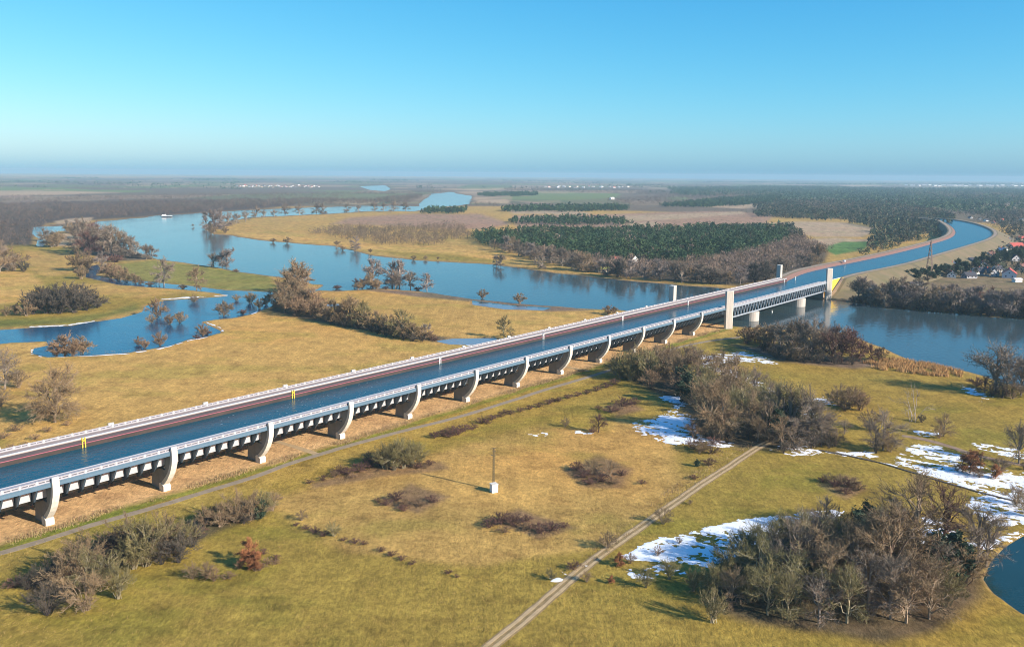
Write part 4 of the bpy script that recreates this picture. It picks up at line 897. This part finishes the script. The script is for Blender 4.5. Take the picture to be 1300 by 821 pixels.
wood('bare_wood', [[(620, 306), (720, 298), (900, 294), (1000, 300), (930, 324), (860, 335), (720, 327)]], 30, 17, 'bare', 44, WBARE, 21, .6, .4)
wood('bare_wood', [[(606, 313), (660, 319), (720, 329), (785, 335), (860, 338), (930, 327), (990, 314), (1012, 303), (1046, 318), (1040, 333), (985, 350), (940, 358), (900, 357), (850, 354), (790, 348), (737, 341), (690, 330), (640, 318)]], 8, 14, 'bare', 46, WBARE, 2)
wood('scrub_wood', [[(395, 296), (430, 291), (470, 293), (500, 290), (545, 287), (590, 289), (604, 301), (570, 308), (548, 312), (490, 312), (442, 304), (400, 298)]], 11, 12, 'bare', 44, WSCRUB, 3, .85, .45)
wood('pine_wood', [[(640, 266), (700, 264.5), (795, 264), (792, 268), (700, 269), (640, 269)], [(645, 281), (700, 279.5), (760, 281), (796, 282), (797, 287), (720, 286.5), (645, 283.5)],
                   [(530, 269), (560, 266.5), (592, 266), (590, 270), (545, 272)], [(610, 247), (680, 245.5), (682, 248.5), (610, 249.5)], [(840, 262), (900, 256), (940, 252), (990, 250), (985, 258), (900, 264)]], 12, 14, 'pine', 26, WPINE, 4, .88)
wood('mixed_wood', [[(960, 262), (1000, 256), (1100, 257), (1185, 268), (1206, 276), (1204, 286), (1182, 300), (1150, 308), (1120, 314), (1098, 320), (1108, 302), (1116, 291), (1070, 281), (1010, 278.5), (965, 275)], [(970, 292), (1005, 288), (1018, 300), (1008, 306), (975, 303)]], 13, 14, 'pine', 26, wood_mat('mixed_needles', (0.030, 0.055, 0.03), (0.10, 0.085, 0.055)), 5, .93)
wood('pine_wood', [[(850, 240), (980, 237), (1120, 240), (1320, 241), (1320, 268), (1240, 272), (1180, 268), (1110, 260), (1000, 255), (940, 249), (860, 248)]], 30, 16, 'pine', 12, WPINE, 6, .95, .55)
wood('bare_wood', [[(-60, 264), (60, 258), (150, 257), (250, 256), (400, 253), (470, 255), (500, 250), (540, 247), (520, 258), (470, 259), (400, 260.5), (330, 264), (250, 268), (165, 275), (125, 278), (118, 276), (75, 279), (60, 285), (42, 298), (38, 311), (0, 318), (-60, 322)]], 15, 13, 'bare', 20, WFAR, 7, .92, .5)
wood('bare_wood', [[(-60, 252), (60, 250), (150, 250), (400, 246), (560, 243), (560, 245), (400, 250), (150, 254), (-60, 257)], [(640, 239), (900, 243), (960, 252), (860, 258), (800, 262), (760, 256), (840, 248), (640, 242)],
                   [(1200, 272), (1310, 266), (1340, 285), (1290, 290), (1262, 300), (1262, 290), (1225, 278)], [(600, 257), (640, 260), (640, 264), (596, 262)]], 22, 12, 'bare', 14, WFAR, 8, .8, .6)
wood('bare_wood', [[(1010, 258), (1085, 261), (1120, 271), (1070, 273), (1015, 266)], [(880, 246), (960, 244), (1000, 249), (925, 252)], [(1150, 244), (1310, 246), (1310, 255), (1180, 252)], [(1120, 262), (1190, 268), (1200, 274), (1140, 272)]], 20, 16, 'bare', 18, WBARE, 23, .9, .5)
rr_ = random.Random(3); P1_, P2_ = [], []
for i in range(95):
    u = rr_.uniform(-80, 1350); v = 225.5 + 16 * rr_.random() ** 1.4 + u * .006; l = rr_.uniform(25, 110); t = rr_.uniform(.25, .8)
    (P1_ if rr_.random() < .6 else P2_).append([(u - l, v), (u - l * .3, v - t), (u + l * .5, v - t * .7), (u + l, v), (u + l * .4, v + t * .6), (u - l * .5, v + t * .5)])
wood('distant_wood', P1_, 70, 18, 'bare', 8, WFAR, 9, 1.0, 1.6); wood('distant_wood', P2_, 70, 18, 'pine', 8, WPINE, 10, 1.0, 1.6)
wood('heath_scrub', [[(640, 289), (700, 287), (800, 288), (960, 276), (975, 285), (960, 291), (800, 294), (640, 297)], [(420, 290), (440, 279), (560, 272), (640, 268), (640, 276), (560, 283)], [(800, 265), (960, 262), (970, 274), (800, 281)], [(560, 288), (640, 284), (640, 298), (600, 300)]], 24, 5, 'bare', 14, WSCRUB, 11, .55, .8)
wood('bare_wood', [[(1062, 379), (1123, 387.5), (1200, 393), (1345, 405), (1345, 396), (1200, 384), (1120, 380)]], 9, 8, 'bare', 40, WSCRUB, 12, .55, .5)
wood('village_trees', [[(1160, 355), (1200, 346), (1240, 336), (1262, 318), (1280, 305), (1350, 300), (1350, 345), (1260, 352), (1200, 356)]], 12, 8, 'pine', 30, wood_mat('garden_twigs', (0.035, 0.05, 0.03), (0.10, 0.085, 0.065)), 13, .9, .4)
wood('village_trees', [[(1226, 272), (1300, 268), (1360, 270), (1360, 302), (1275, 301), (1270, 292), (1262, 284), (1245, 277)]], 17, 10, 'pine', 22, bpy.data.materials['garden_twigs'], 15, .85, .5)
wood('canal_hedge', [[(1090, 326), (1130, 317), (1180, 304), (1200, 296), (1203, 288), (1196, 288), (1176, 301), (1128, 313), (1086, 321)]], 11, 8, 'pine', 24, wood_mat('hedge_mix', (0.04, 0.065, 0.03), (0.12, 0.10, 0.06)), 14, .8, .5)

# reeds and rough grass
def reeds(name, pts, hgt, m, seed, per=5):
    r = np.random.RandomState(seed); N = len(pts); B_ = np.repeat(np.array(pts), per, 0); n_ = len(B_)
    B_[:, :2] += r.normal(size=(n_, 2)) * .5; d = r.normal(size=(n_, 3)) * .25; d[:, 2] = 1; l = hgt * r.uniform(.5, 1.2, n_)[:, None]
    a = r.uniform(0, 6.283, n_); s = np.stack([np.cos(a), np.sin(a), a * 0], -1) * hgt * .07
    T = np.stack([B_ - s, B_ + s, B_ + d * l], 1).reshape(-1, 3)
    tag(obj(name, npmesh(name, T, np.arange(len(T)).reshape(-1, 3), m)), kind='stuff')
def strew(poly, n_, seed, z=0.0):
    r = np.random.RandomState(seed); W_ = [at(u, v) for u, v in poly]; P_ = []
    x = r.uniform(min(p.x for p in W_), max(p.x for p in W_), n_ * 6); y = r.uniform(min(p.y for p in W_), max(p.y for p in W_), n_ * 6)
    u, v = to_px(x, y); k = (sdist(u, v, poly, 20) > 0) & (fbm(x / 6, y / 6, seed, 3) > .42)
    return [(a, b_, z) for a, b_ in zip(x[k][:n_], y[k][:n_])]
REED = mat('dry_reed', (0.44, 0.26, 0.10), .9, rand=0); TUFT = mat('dry_tuft', (0.40, 0.29, 0.13), .9); WEED = mat('brown_weed', (0.22, 0.13, 0.075), .9)
reeds('reed_bed', strew([(1090, 462), (1130, 455), (1180, 462), (1222, 472), (1220, 481), (1170, 476), (1120, 470)], 1500, 1, -.2), 2.6, REED, 1)
r_ = np.random.RandomState(5); P_ = []
for i in range(9000):
    s_ = r_.uniform(S0, S1 - 10); o_ = r_.normal(21.5, 1.5)
    if vnoise(np.array([s_ / 9]), np.array([o_ / 4]), 3)[0] > .45: q = W(s_, o_); P_.append((q.x, q.y, 0))
reeds('grass_tufts', P_, .95, TUFT, 2, 3)
reeds('weed_stalks', P_[::3], 1.2, WEED, 3, 3)
reeds('track_weeds', strew([(905, 575), (962, 560), (905, 600), (800, 680), (745, 720), (700, 740), (770, 680), (850, 620)], 1100, 4), .9, TUFT, 4, 4)
reeds('track_weeds', strew([(905, 575), (962, 560), (905, 600), (800, 680), (745, 720), (700, 740), (770, 680), (850, 620)], 500, 5), .9, WEED, 5, 4)

NEARM = [(-60, 720), (300, 615), (600, 530), (790, 500), (860, 560), (1000, 570), (1060, 520), (1300, 560), (1340, 660), (1150, 640), (950, 660), (820, 720), (760, 840), (-60, 840)]
reeds('meadow_tussocks', strew(NEARM, 9000, 31), .55, mat('straw_tussock', (0.42, 0.28, 0.10), .95), 31, 4)
reeds('meadow_tussocks', strew(NEARM, 6000, 33), .5, mat('dull_tussock', (0.20, 0.15, 0.055), .95), 33, 4)
LEFTM = [(-40, 470), (60, 455), (250, 432), (350, 395), (460, 415), (640, 440), (400, 485), (0, 570)]
reeds('meadow_tussocks', strew(LEFTM, 5000, 35), .6, mat('brown_tussock', (0.27, 0.165, 0.06), .95), 35, 4)
reeds('meadow_tussocks', strew([(880, 445), (1060, 470), (1230, 490), (1330, 560), (1200, 560), (1050, 500), (920, 470)], 4000, 37), .5, MATS['dull_tussock'], 37, 4)

# ------------------------------------------------------------------ snow: thin sheets that dive under the turf at their edges
def snow_z(x, y, sd, thr=0.0):
    a = x * .86 + y * -.51; c = x * .51 + y * .86
    n_ = (fbm(a / 7, c / 2.2, 201, 4) - .5) * 2; n2 = (fbm(x / 16, y / 10, 211, 3) - .5) * 2; n3 = (fbm(x / 1.5, y / 1.1, 221, 3) - .5) * 2
    return np.clip((np.clip(sd, -30, 5) * .06 + n_ * .62 + n2 * .40 + n3 * .55 - thr - .04) * .5, -.35, .13)
SNOWP = [([(798, 537), (832, 531), (855, 520), (880, 526), (885, 545), (900, 556), (935, 563), (930, 568), (880, 566), (850, 563), (832, 553), (806, 545)], .0),
         ([(790, 705), (815, 690), (850, 682), (900, 668), (960, 656), (990, 656), (1040, 646), (1075, 650), (1060, 660), (1000, 668), (975, 690), (930, 706), (900, 722), (850, 712), (800, 712)], .0),
         ([(690, 735), (720, 718), (760, 702), (775, 700), (755, 716), (725, 732), (700, 742)], .22), ([(795, 722), (850, 716), (880, 722), (860, 735), (800, 735)], .12),
         ([(880, 452), (905, 450), (940, 447), (985, 456), (985, 461), (940, 460), (895, 462)], .1), ([(885, 463), (915, 467), (940, 474), (972, 487), (992, 500), (980, 500), (940, 482), (905, 470)], .1),
         ([(835, 495), (865, 502), (880, 510), (862, 520), (842, 508)], .05), ([(1138, 572), (1165, 562), (1215, 575), (1255, 590), (1310, 600), (1320, 668), (1260, 668), (1225, 640), (1235, 625), (1185, 606), (1140, 590)], .08),
         ([(1060, 574), (1110, 572), (1112, 582), (1075, 578)], .08), ([(1160, 546), (1195, 548), (1192, 556), (1160, 552)], .05), ([(1030, 505), (1055, 505), (1058, 515), (1030, 512)], .1),
         ([(1222, 490), (1240, 495), (1262, 505), (1250, 508), (1228, 500)], .05), ([(1232, 560), (1310, 570), (1310, 582), (1270, 578), (1240, 568)], .08), ([(1000, 505), (1030, 515), (1040, 530), (1010, 522)], .2),
         ([(970, 575), (985, 560), (1040, 566), (1050, 575), (1000, 580)], .3), ([(1225, 688), (1260, 684), (1310, 662), (1310, 680), (1270, 688), (1250, 700)], .1), ([(720, 545), (760, 545), (755, 553), (725, 550)], .3),
         ([(1170, 655), (1200, 660), (1215, 680), (1190, 700), (1165, 690)], .15), ([(1110, 650), (1130, 655), (1125, 668), (1105, 662)], .12), ([(660, 545), (700, 548), (700, 556), (660, 554)], .38)]
SNOWL = [([(1048, 573), (1100, 582), (1160, 597), (1230, 616), (1300, 634)], 1.4), ([(1140, 586), (1185, 600), (1225, 612)], 1.2), ([(52, 452.5), (40, 448.5), (40, 444), (48, 440)], .9), ([(115, 451.5), (164, 448.5), (202, 442.5), (242, 431.5), (262, 428)], .9),
         ([(38, 414.5), (89, 412), (120, 407)], .8), ([(205, 380), (232, 377.8), (262, 376.2)], .9), ([(270, 376), (300, 373), (308, 370)], .6), ([(262, 409), (280, 416), (284, 421)], .9), ([(320, 397.5), (342, 389)], .8), ([(560, 434), (600, 438)], .6), ([(60, 453), (115, 451.5)], .5)]
SNOWM = mat('snow_cover', (0.80, 0.82, 0.85), .6, .05, .8, .15)
def snow_sheet(name, px, cell, fn):
    W_ = [at(u, v) for u, v in px]; x = np.arange(min(p.x for p in W_) - 6, max(p.x for p in W_) + 6, cell); y = np.arange(min(p.y for p in W_) - 6, max(p.y for p in W_) + 6, cell)
    X, Y = np.meshgrid(x, y); u, v = to_px(X, Y); dz = fn(X, Y, u, v)
    keep = dz > -.34; K = keep[:-1, :-1] | keep[1:, :-1] | keep[:-1, 1:] | keep[1:, 1:]
    if not K.any(): return
    sds = pool_sd(u, v, X, Y); Z = ground_z(X, Y, sds) + dz
    Z = np.where(np.max(sds, 0) > 1.0, Z - .5, Z) if name != 'ice_rim' else Z
    i_ = np.arange(X.size).reshape(X.shape); q = np.stack([i_[:-1, :-1], i_[:-1, 1:], i_[1:, 1:], i_[1:, :-1]], -1)[K]
    uq, inv = np.unique(q, return_inverse=True); V_ = np.stack([X, Y, Z], -1).reshape(-1, 3)[uq]
    tag(obj(name, npmesh(name, V_, inv.reshape(q.shape), SNOWM, True)), kind='structure')
for p, thr in SNOWP: snow_sheet('snow_patch', p, .5, lambda X, Y, u, v, p=p, t=thr + .10: snow_z(X, Y, np.clip(sdist(u, v, p, 24), -24, 9), t))
for l, wd in SNOWL:
    def fn(X, Y, u, v, l=l, wd=wd):
        d = sline(u, v, l, 14); return np.clip((wd * .75 - d + (fbm(X / 6, Y / 5, 7, 4) - .5) * 6 * wd) * .12, -.35, .14)
    snow_sheet('snow_strip' if l[0][1] > 460 else 'snow_rim', l, .8, fn)

# ------------------------------------------------------------------ small things
# lattice mast on a white hut in the meadow
mp = at(627, 624); mh = empty('transformer_hut', (mp.x, mp.y, gz(mp.x, mp.y)), 0.45, 'small white hut at the foot of the rusty mast in the meadow', 'hut')
MB().box(-1.2, 1.2, -1.2, 1.2, -.2, 3.1).build('wall', WHITE, mh); MB().box(-1.35, 1.35, -1.35, 1.35, 3.1, 3.3).build('roof', CONC, mh); MB().box(1.2, 1.25, -.5, .5, 0, 2.1).build('door', STEELD, mh)
RSTEEL = mat('rusty_steel', (0.17, 0.13, 0.06), .7, .2, 2.0)
mm = empty('lattice_mast', (mp.x - .2, mp.y + 1.9, gz(mp.x, mp.y)), 0.45, 'thin rusty lattice mast with short crossarms standing behind the white hut', 'mast')
m = MB()
for sx in (-.28, .28):
    for sy in (-.28, .28): m.bar((sx, sy, -.2), (sx * .7, sy * .7, 16.8), .14)
m.build('leg', RSTEEL, mm); m = MB()
for i in range(14):
    z = 1.2 * i; q = 1 - .3 * i / 14
    m.bar((-.28 * q, -.28 * q, z), (.28 * q, -.28 * q, z + 1.2), .08); m.bar((-.28 * q, .28 * q, z + 1.2), (.28 * q, .28 * q, z), .08)
    m.bar((-.28 * q, -.28 * q, z + 1.2), (-.28 * q, .28 * q, z), .08); m.bar((.28 * q, -.28 * q, z), (.28 * q, .28 * q, z + 1.2), .08)
m.build('bracing', RSTEEL, mm)
for z, l in ((16.6, .9), (15.4, .8), (14.0, 1.2), (13.4, .7)): MB().bar((-l, 0, z), (l, 0, z), .16).build('crossarm', mat('dark_iron', (0.06, 0.05, 0.045), .7), mm)
def pylon(u, v, hpx, label, arms=3):
    p = at(u, v); H = hpx / px_m(p); t = empty('pylon', (p.x, p.y, gz(p.x, p.y)), .9, label, 'pylon', 'power pylons'); m = MB(); w0 = H * .085; PM = mat('pylon_steel', (0.16, 0.11, 0.09), .7)
    for sx in (-1, 1):
        for sy in (-1, 1): m.bar((sx * w0, sy * w0, -.5), (sx * .35, sy * .35, H), .38)
    m.build('leg', PM, t); m = MB(); n_ = 9
    for i in range(n_):
        z0, z1 = H * i / n_, H * (i + 1) / n_; a = w0 + (.35 - w0) * i / n_; c = w0 + (.35 - w0) * (i + 1) / n_
        for sg in (-1, 1): m.bar((-a, sg * a, z0), (c, sg * c, z1), .22); m.bar((a, sg * a, z0), (-c, sg * c, z1), .22); m.bar((sg * a, -a, z0), (sg * c, c, z1), .22)
    m.build('bracing', PM, t)
    for i in range(arms):
        z = H * (.97 - .13 * i); l = H * (.10 + .05 * i); q = MB(); q.bar((-l, 0, z), (l, 0, z), .35); q.bar((-l, 0, z), (0, 0, z + H * .045), .2); q.bar((l, 0, z), (0, 0, z + H * .045), .2); q.build('crossarm', PM, t)
pylon(1179, 352, 42, 'lattice power pylon standing below the canal embankment at right')
# houses
HW = [mat('white_render', (0.72, 0.71, 0.68), .8, .04, .5), mat('grey_render', (0.34, 0.35, 0.37), .8, .05, .5), mat('cream_render', (0.62, 0.54, 0.40), .8, .05, .5), mat('blue_grey_render', (0.42, 0.48, 0.54), .8, .04, .5)]
HR = [REDP, mat('dark_roof', (0.045, 0.045, 0.055), .7, .2, 1.0), mat('brown_roof', (0.15, 0.07, 0.05), .8, .15, 1.0), mat('pale_roof', (0.55, 0.55, 0.54), .7, .1, .5), mat('lime_roof', (0.46, 0.50, 0.10), .7, .1, .5)]
GLASS = mat('window_glass', (0.03, 0.04, 0.06), .15)
def house(u, v, wd, dp, hw, hr, ang, wm, rm, label, group=None, windows=True, chim=True):
    p = at(u, v); t = empty('house', (p.x, p.y, gz(p.x, p.y)), R(ang), label, 'house', group); a, c = wd / 2, dp / 2
    if u > 1195 and v > 300: t.scale = (1.4, 1.4, 1.25)
    m = MB(); m.box(-a, a, -c, c, -.5, hw); m.prism([(-a, -c, hw), (-a, c, hw), (-a, 0, hw + hr)], [(a, -c, hw), (a, c, hw), (a, 0, hw + hr)]); m.build('wall', wm, t)
    k = .28; e = .5; rf = MB()
    for sg in (-1, 1):
        y1 = sg * (c + e); z1 = hw - hr * e / c
        rf.prism([(-a - e, 0, hw + hr + .02), (-a - e, y1, z1), (-a - e, y1, z1 + k), (-a - e, 0, hw + hr + k)], [(a + e, 0, hw + hr + .02), (a + e, y1, z1), (a + e, y1, z1 + k), (a + e, 0, hw + hr + k)])
    r_ = rf.build('roof', rm, t)
    if chim: MB().box(a * .3, a * .3 + .7, .4, 1.1, hw + hr * .4, hw + hr + 1.0).build('chimney', REDP, r_)
    if windows:
        for x in np.linspace(-a + 1.4, a - 1.4, max(2, int(wd / 3))):
            for y in (-c - .04, c + .04): MB().box(x - .55, x + .55, y - .03, y + .03, 1.1, 2.4).build('window', GLASS, t)
        for x in (-a - .04, a + .04):
            for y in (-c * .45, c * .45): MB().box(x - .03, x + .03, y - .5, y + .5, 1.1, 2.4).build('window', GLASS, t)
            MB().box(x - .03, x + .03, -.5, .5, hw + .3, hw + 1.4).build('window', GLASS, t)
house(1281, 352, 15, 11, 4.2, 4.5, 60, HW[3], REDP, 'large pale blue gabled house with a red roof at the right edge of the village')
house(1256, 350, 12, 10, 3.0, 5.0, 100, HW[1], HR[1], 'grey gabled house with a steep dark roof left of the red-roofed house')
house(1241, 347, 11, 8, 3, 3.2, 20, HW[0], HR[1], 'white house with a dark roof in the middle of the village')
house(1222, 344, 10, 8, 2.8, 3, 25, HW[2], HR[1], 'cream house with a dark roof at the left of the village')
house(1211, 340, 9, 8, 3, 3.2, 110, HW[0], HR[3], 'small white gabled house at the left end of the village street')
house(1236, 334, 12, 9, 3, 3.4, 15, HW[0], HR[1], 'white house with a dark roof behind the village street near the embankment')
house(1289, 316, 20, 11, 4, 4.5, 20, HW[0], REDP, 'long white house with a large red roof at the upper right of the village')
house(1273, 322, 10, 9, 3.5, 4, 110, HW[0], HR[3], 'white gabled house with a pale roof below the long red-roofed house')
house(1285, 331, 13, 10, 3.2, 4.5, 95, HW[1], HR[1], 'grey house with a wide dark gable between the two red-roofed houses')
house(1298, 343, 11, 9, 3.2, 3.6, 30, HW[2], HR[2], 'cream house with a brown roof cut by the right picture edge')
house(1258, 326, 11, 8, 3, 3.2, 30, HW[0], HR[2], 'white house with a brown roof behind the evergreens of the village')
house(1291, 358, 7, 4, 2.6, 1.0, 15, HW[0], HR[3], 'low white shed in front of the red-roofed house', None, False, False)
house(1161, 362, 17, 7, 2.8, 1.0, 20, HW[1], HR[1], 'low grey shed with a dark roof at the foot of the canal embankment', None, False, False)
house(1268, 306, 9, 8, 3, 3, 40, HW[0], HR[3], 'small white house beside the canal bend', None, True, False)
house(804, 333, 9, 9, 5, 5, 115, HW[0], HR[2], 'white gabled house among bare trees across the river')
house(783, 333, 8, 8, 4, 4, 30, HW[2], REDP, 'small cream house with a red roof left of the white gabled house')
house(815, 322, 10, 7, 4.5, 2, 20, HW[0], HR[3], 'white house with a pale roof at the edge of the pine wood')
house(765, 345, 17, 8, 4, 2.2, 25, HW[2], HR[4], 'long barn with a lime-yellow roof on the far river bank', None, False, False)
house(777, 253.5, 22, 12, 7, 5, 30, HW[0], HR[3], 'white farmhouse alone on the far green field', None, False, False)
house(1208, 352, 9, 7, 2.8, 3, 60, HW[0], HR[1], 'white house with a dark roof nearest the lattice pylon')
house(1230, 353, 10, 8, 2.8, 3, 10, HW[1], HR[1], 'low grey house with a dark roof in the front row of the village')
house(1248, 339, 9, 8, 3, 3, 70, HW[0], HR[2], 'white house with a brown roof between the dark evergreens of the village')
house(1266, 345, 9, 8, 3, 3.2, 20, HW[0], HR[1], 'white house with a dark roof directly behind the pale blue house')
house(1264, 334, 10, 8, 3, 3, 100, HW[2], HR[1], 'cream house with a dark roof in the middle of the village trees')
house(1296, 325, 11, 9, 3, 3.4, 40, HW[0], HR[1], 'white house with a dark roof at the right edge below the long red roof')
house(1297, 305, 12, 9, 3, 3.2, 10, HW[2], REDP, 'cream house with a red roof above the long red-roofed house')
house(1281, 307, 10, 8, 3, 3, 80, HW[0], HR[3], 'white house with a pale roof above the village trees')
for i, (u, v) in enumerate([(1252, 281), (1261, 284), (1297, 281), (1285, 284), (1244, 279), (1273, 281), (1306, 286), (1232, 277.5)]):
    house(u, v, 12, 9, 3.5, 3.5, 20 + 37 * i % 90, HW[i % 3], HR[[1, 0, 3, 2][i % 4]], 'small distant house among the trees behind the canal bend', 'distant houses behind the canal bend', False, False)
r = random.Random(21)
for i in range(42):
    u = 300 + 105 * (i + r.random()) / 42; house(u, 238.3 - r.random() * 2.6, r.uniform(10, 18), 9, 5, 5, r.uniform(-40, 60), HW[r.choice((0, 1, 2, 2))], HR[r.choice((0, 2, 2, 1, 3))],
          'tiny house of the far village beyond the left woods', 'houses of the far village', False, False)
for i in range(18):
    u = 690 + 110 * (i + r.random()) / 18; house(u, 238.5 - r.random() * 1.5, r.uniform(16, 30), 14, 7, 5, r.uniform(-40, 60), HW[r.choice((0, 0, 2))], HR[r.choice((0, 3, 2, 3))],
          'tiny house of the far village beyond the green fields', 'houses of the second far village', False, False)
for i in range(24):
    u = 1150 + 150 * (i + r.random()) / 24; house(u, 236.6 - r.random() * 1.2, r.uniform(30, 90), 25, 11, 4, r.uniform(-30, 30), HW[0], HR[3],
          'pale hall on the right horizon above the pine forest', 'pale halls on the right horizon', False, False)
# barge on the river
bp_ = at(212, 275.3); bo = empty('river_boat', (bp_.x, bp_.y, -.45), R(12), 'small white motor boat on the far bend of the river', 'boat')
m = MB(); ringa = [(-13, -2.6, -.4), (9, -2.6, -.4), (13, 0, -.4), (9, 2.6, -.4), (-13, 2.6, -.4)]; m.prism(ringa, [(x * 1.05, y * 1.15, 2.4) for x, y, z in ringa]); m.build('hull', STEELD, bo)
m = MB(); m.prism([(x * 1.05, y * 1.15, 2.4) for x, y, z in ringa], [(x * 1.06, y * 1.17, 3.4) for x, y, z in ringa]); m.build('bulwark', WHITE, bo)
MB().box(-12, -2, -2.2, 2.2, 3.4, 6.6).build('cabin', WHITE, bo); MB().box(-2, -1.9, -2, 2, 4.8, 6.0).build('window', GLASS, bo); MB().bar((-4, 0, 6.6), (-4, 0, 10), .3).build('mast', WHITE, bo)
# van on the canal road, buoy
q = at(1072, 332.5, 16); vo = empty('white_van', (q.x, q.y, 15.9), BRZ, 'white van on the road along the far side of the canal', 'van')
m = MB(); m.prism([(-2.6, -1, .4), (2.6, -1, .4), (2.6, -1, 1.3), (1.8, -1, 2.3), (-2.6, -1, 2.3)], [(-2.6, 1, .4), (2.6, 1, .4), (2.6, 1, 1.3), (1.8, 1, 2.3), (-2.6, 1, 2.3)]); m.build('body', WHITE, vo)
MB().prism([(2.55, -.85, 1.4), (1.95, -.85, 2.15), (1.95, .85, 2.15), (2.55, .85, 1.4)], [(2.6, -.85, 1.45), (2.0, -.85, 2.2), (2.0, .85, 2.2), (2.6, .85, 1.45)]).build('windscreen', GLASS, vo)
wr_ = [(math.cos(k * .785) * .38, math.sin(k * .785) * .38) for k in range(8)]
wm_ = MB().prism([(x, -.1, z) for x, z in wr_], [(x, .1, z) for x, z in wr_]).build('wheel', STEELD, vo, (1.6, -1, .38)); repeat(wm_, vo, [(1.6, 1, .38), (-1.6, -1, .38), (-1.6, 1, .38)])
q = at(980, 395.5); bo = empty('buoy', (q.x, q.y, -.45), 0, 'small white buoy on the dark water beside the bridge pier', 'buoy')
rg = [(math.cos(k * .628) * .8, math.sin(k * .628) * .8) for k in range(10)]
MB().prism([(x, y, -.3) for x, y in rg], [(x * .9, y * .9, .7) for x, y in rg]).build('float', WHITE, bo); MB().prism([(x * .5, y * .5, .7) for x, y in rg], [(x * .1, y * .1, 2.2) for x, y in rg]).build('topmark', WHITE, bo)
# thin ice on the canal
ri = np.random.RandomState(8); V_, F_ = [], []
for i in range(110):
    s_ = ri.normal(SP * 3.1, 26); o_ = ri.uniform(-15, 15); a0 = ri.uniform(0, 6); sz = ri.uniform(.1, .42)
    b0 = len(V_)
    for k in range(6):
        q = W(s_ + math.cos(a0 + k) * sz * 1.8 * ri.uniform(.6, 1), o_ + math.sin(a0 + k) * sz * .7, ZW + .03); V_.append(q)
    F_.append(tuple(range(b0, b0 + 6)))
tag(obj('ice_flakes', mesh('ice_flakes', V_, F_, mat('thin_ice', (0.22, 0.27, 0.30), .4))), kind='stuff')

# ------------------------------------------------------------------ the air: one closed box of thin haze
hm = bpy.data.materials.new('haze_air'); hm.use_nodes = True; hn = hm.node_tree.nodes; hl = hm.node_tree.links
hn.remove(hn['Principled BSDF']); pv = hn.new('ShaderNodeVolumePrincipled')
pv.inputs['Color'].default_value = HAZE_COLOR; pv.inputs['Density'].default_value = HAZE_DENSITY; pv.inputs['Anisotropy'].default_value = 0.0
hl.new(pv.outputs[0], hn['Material Output'].inputs['Volume'])
hz = MB().box(-33000, 33000, -33000, 33000, -6, 165).build('haze', hm); tag(hz, kind='stuff')
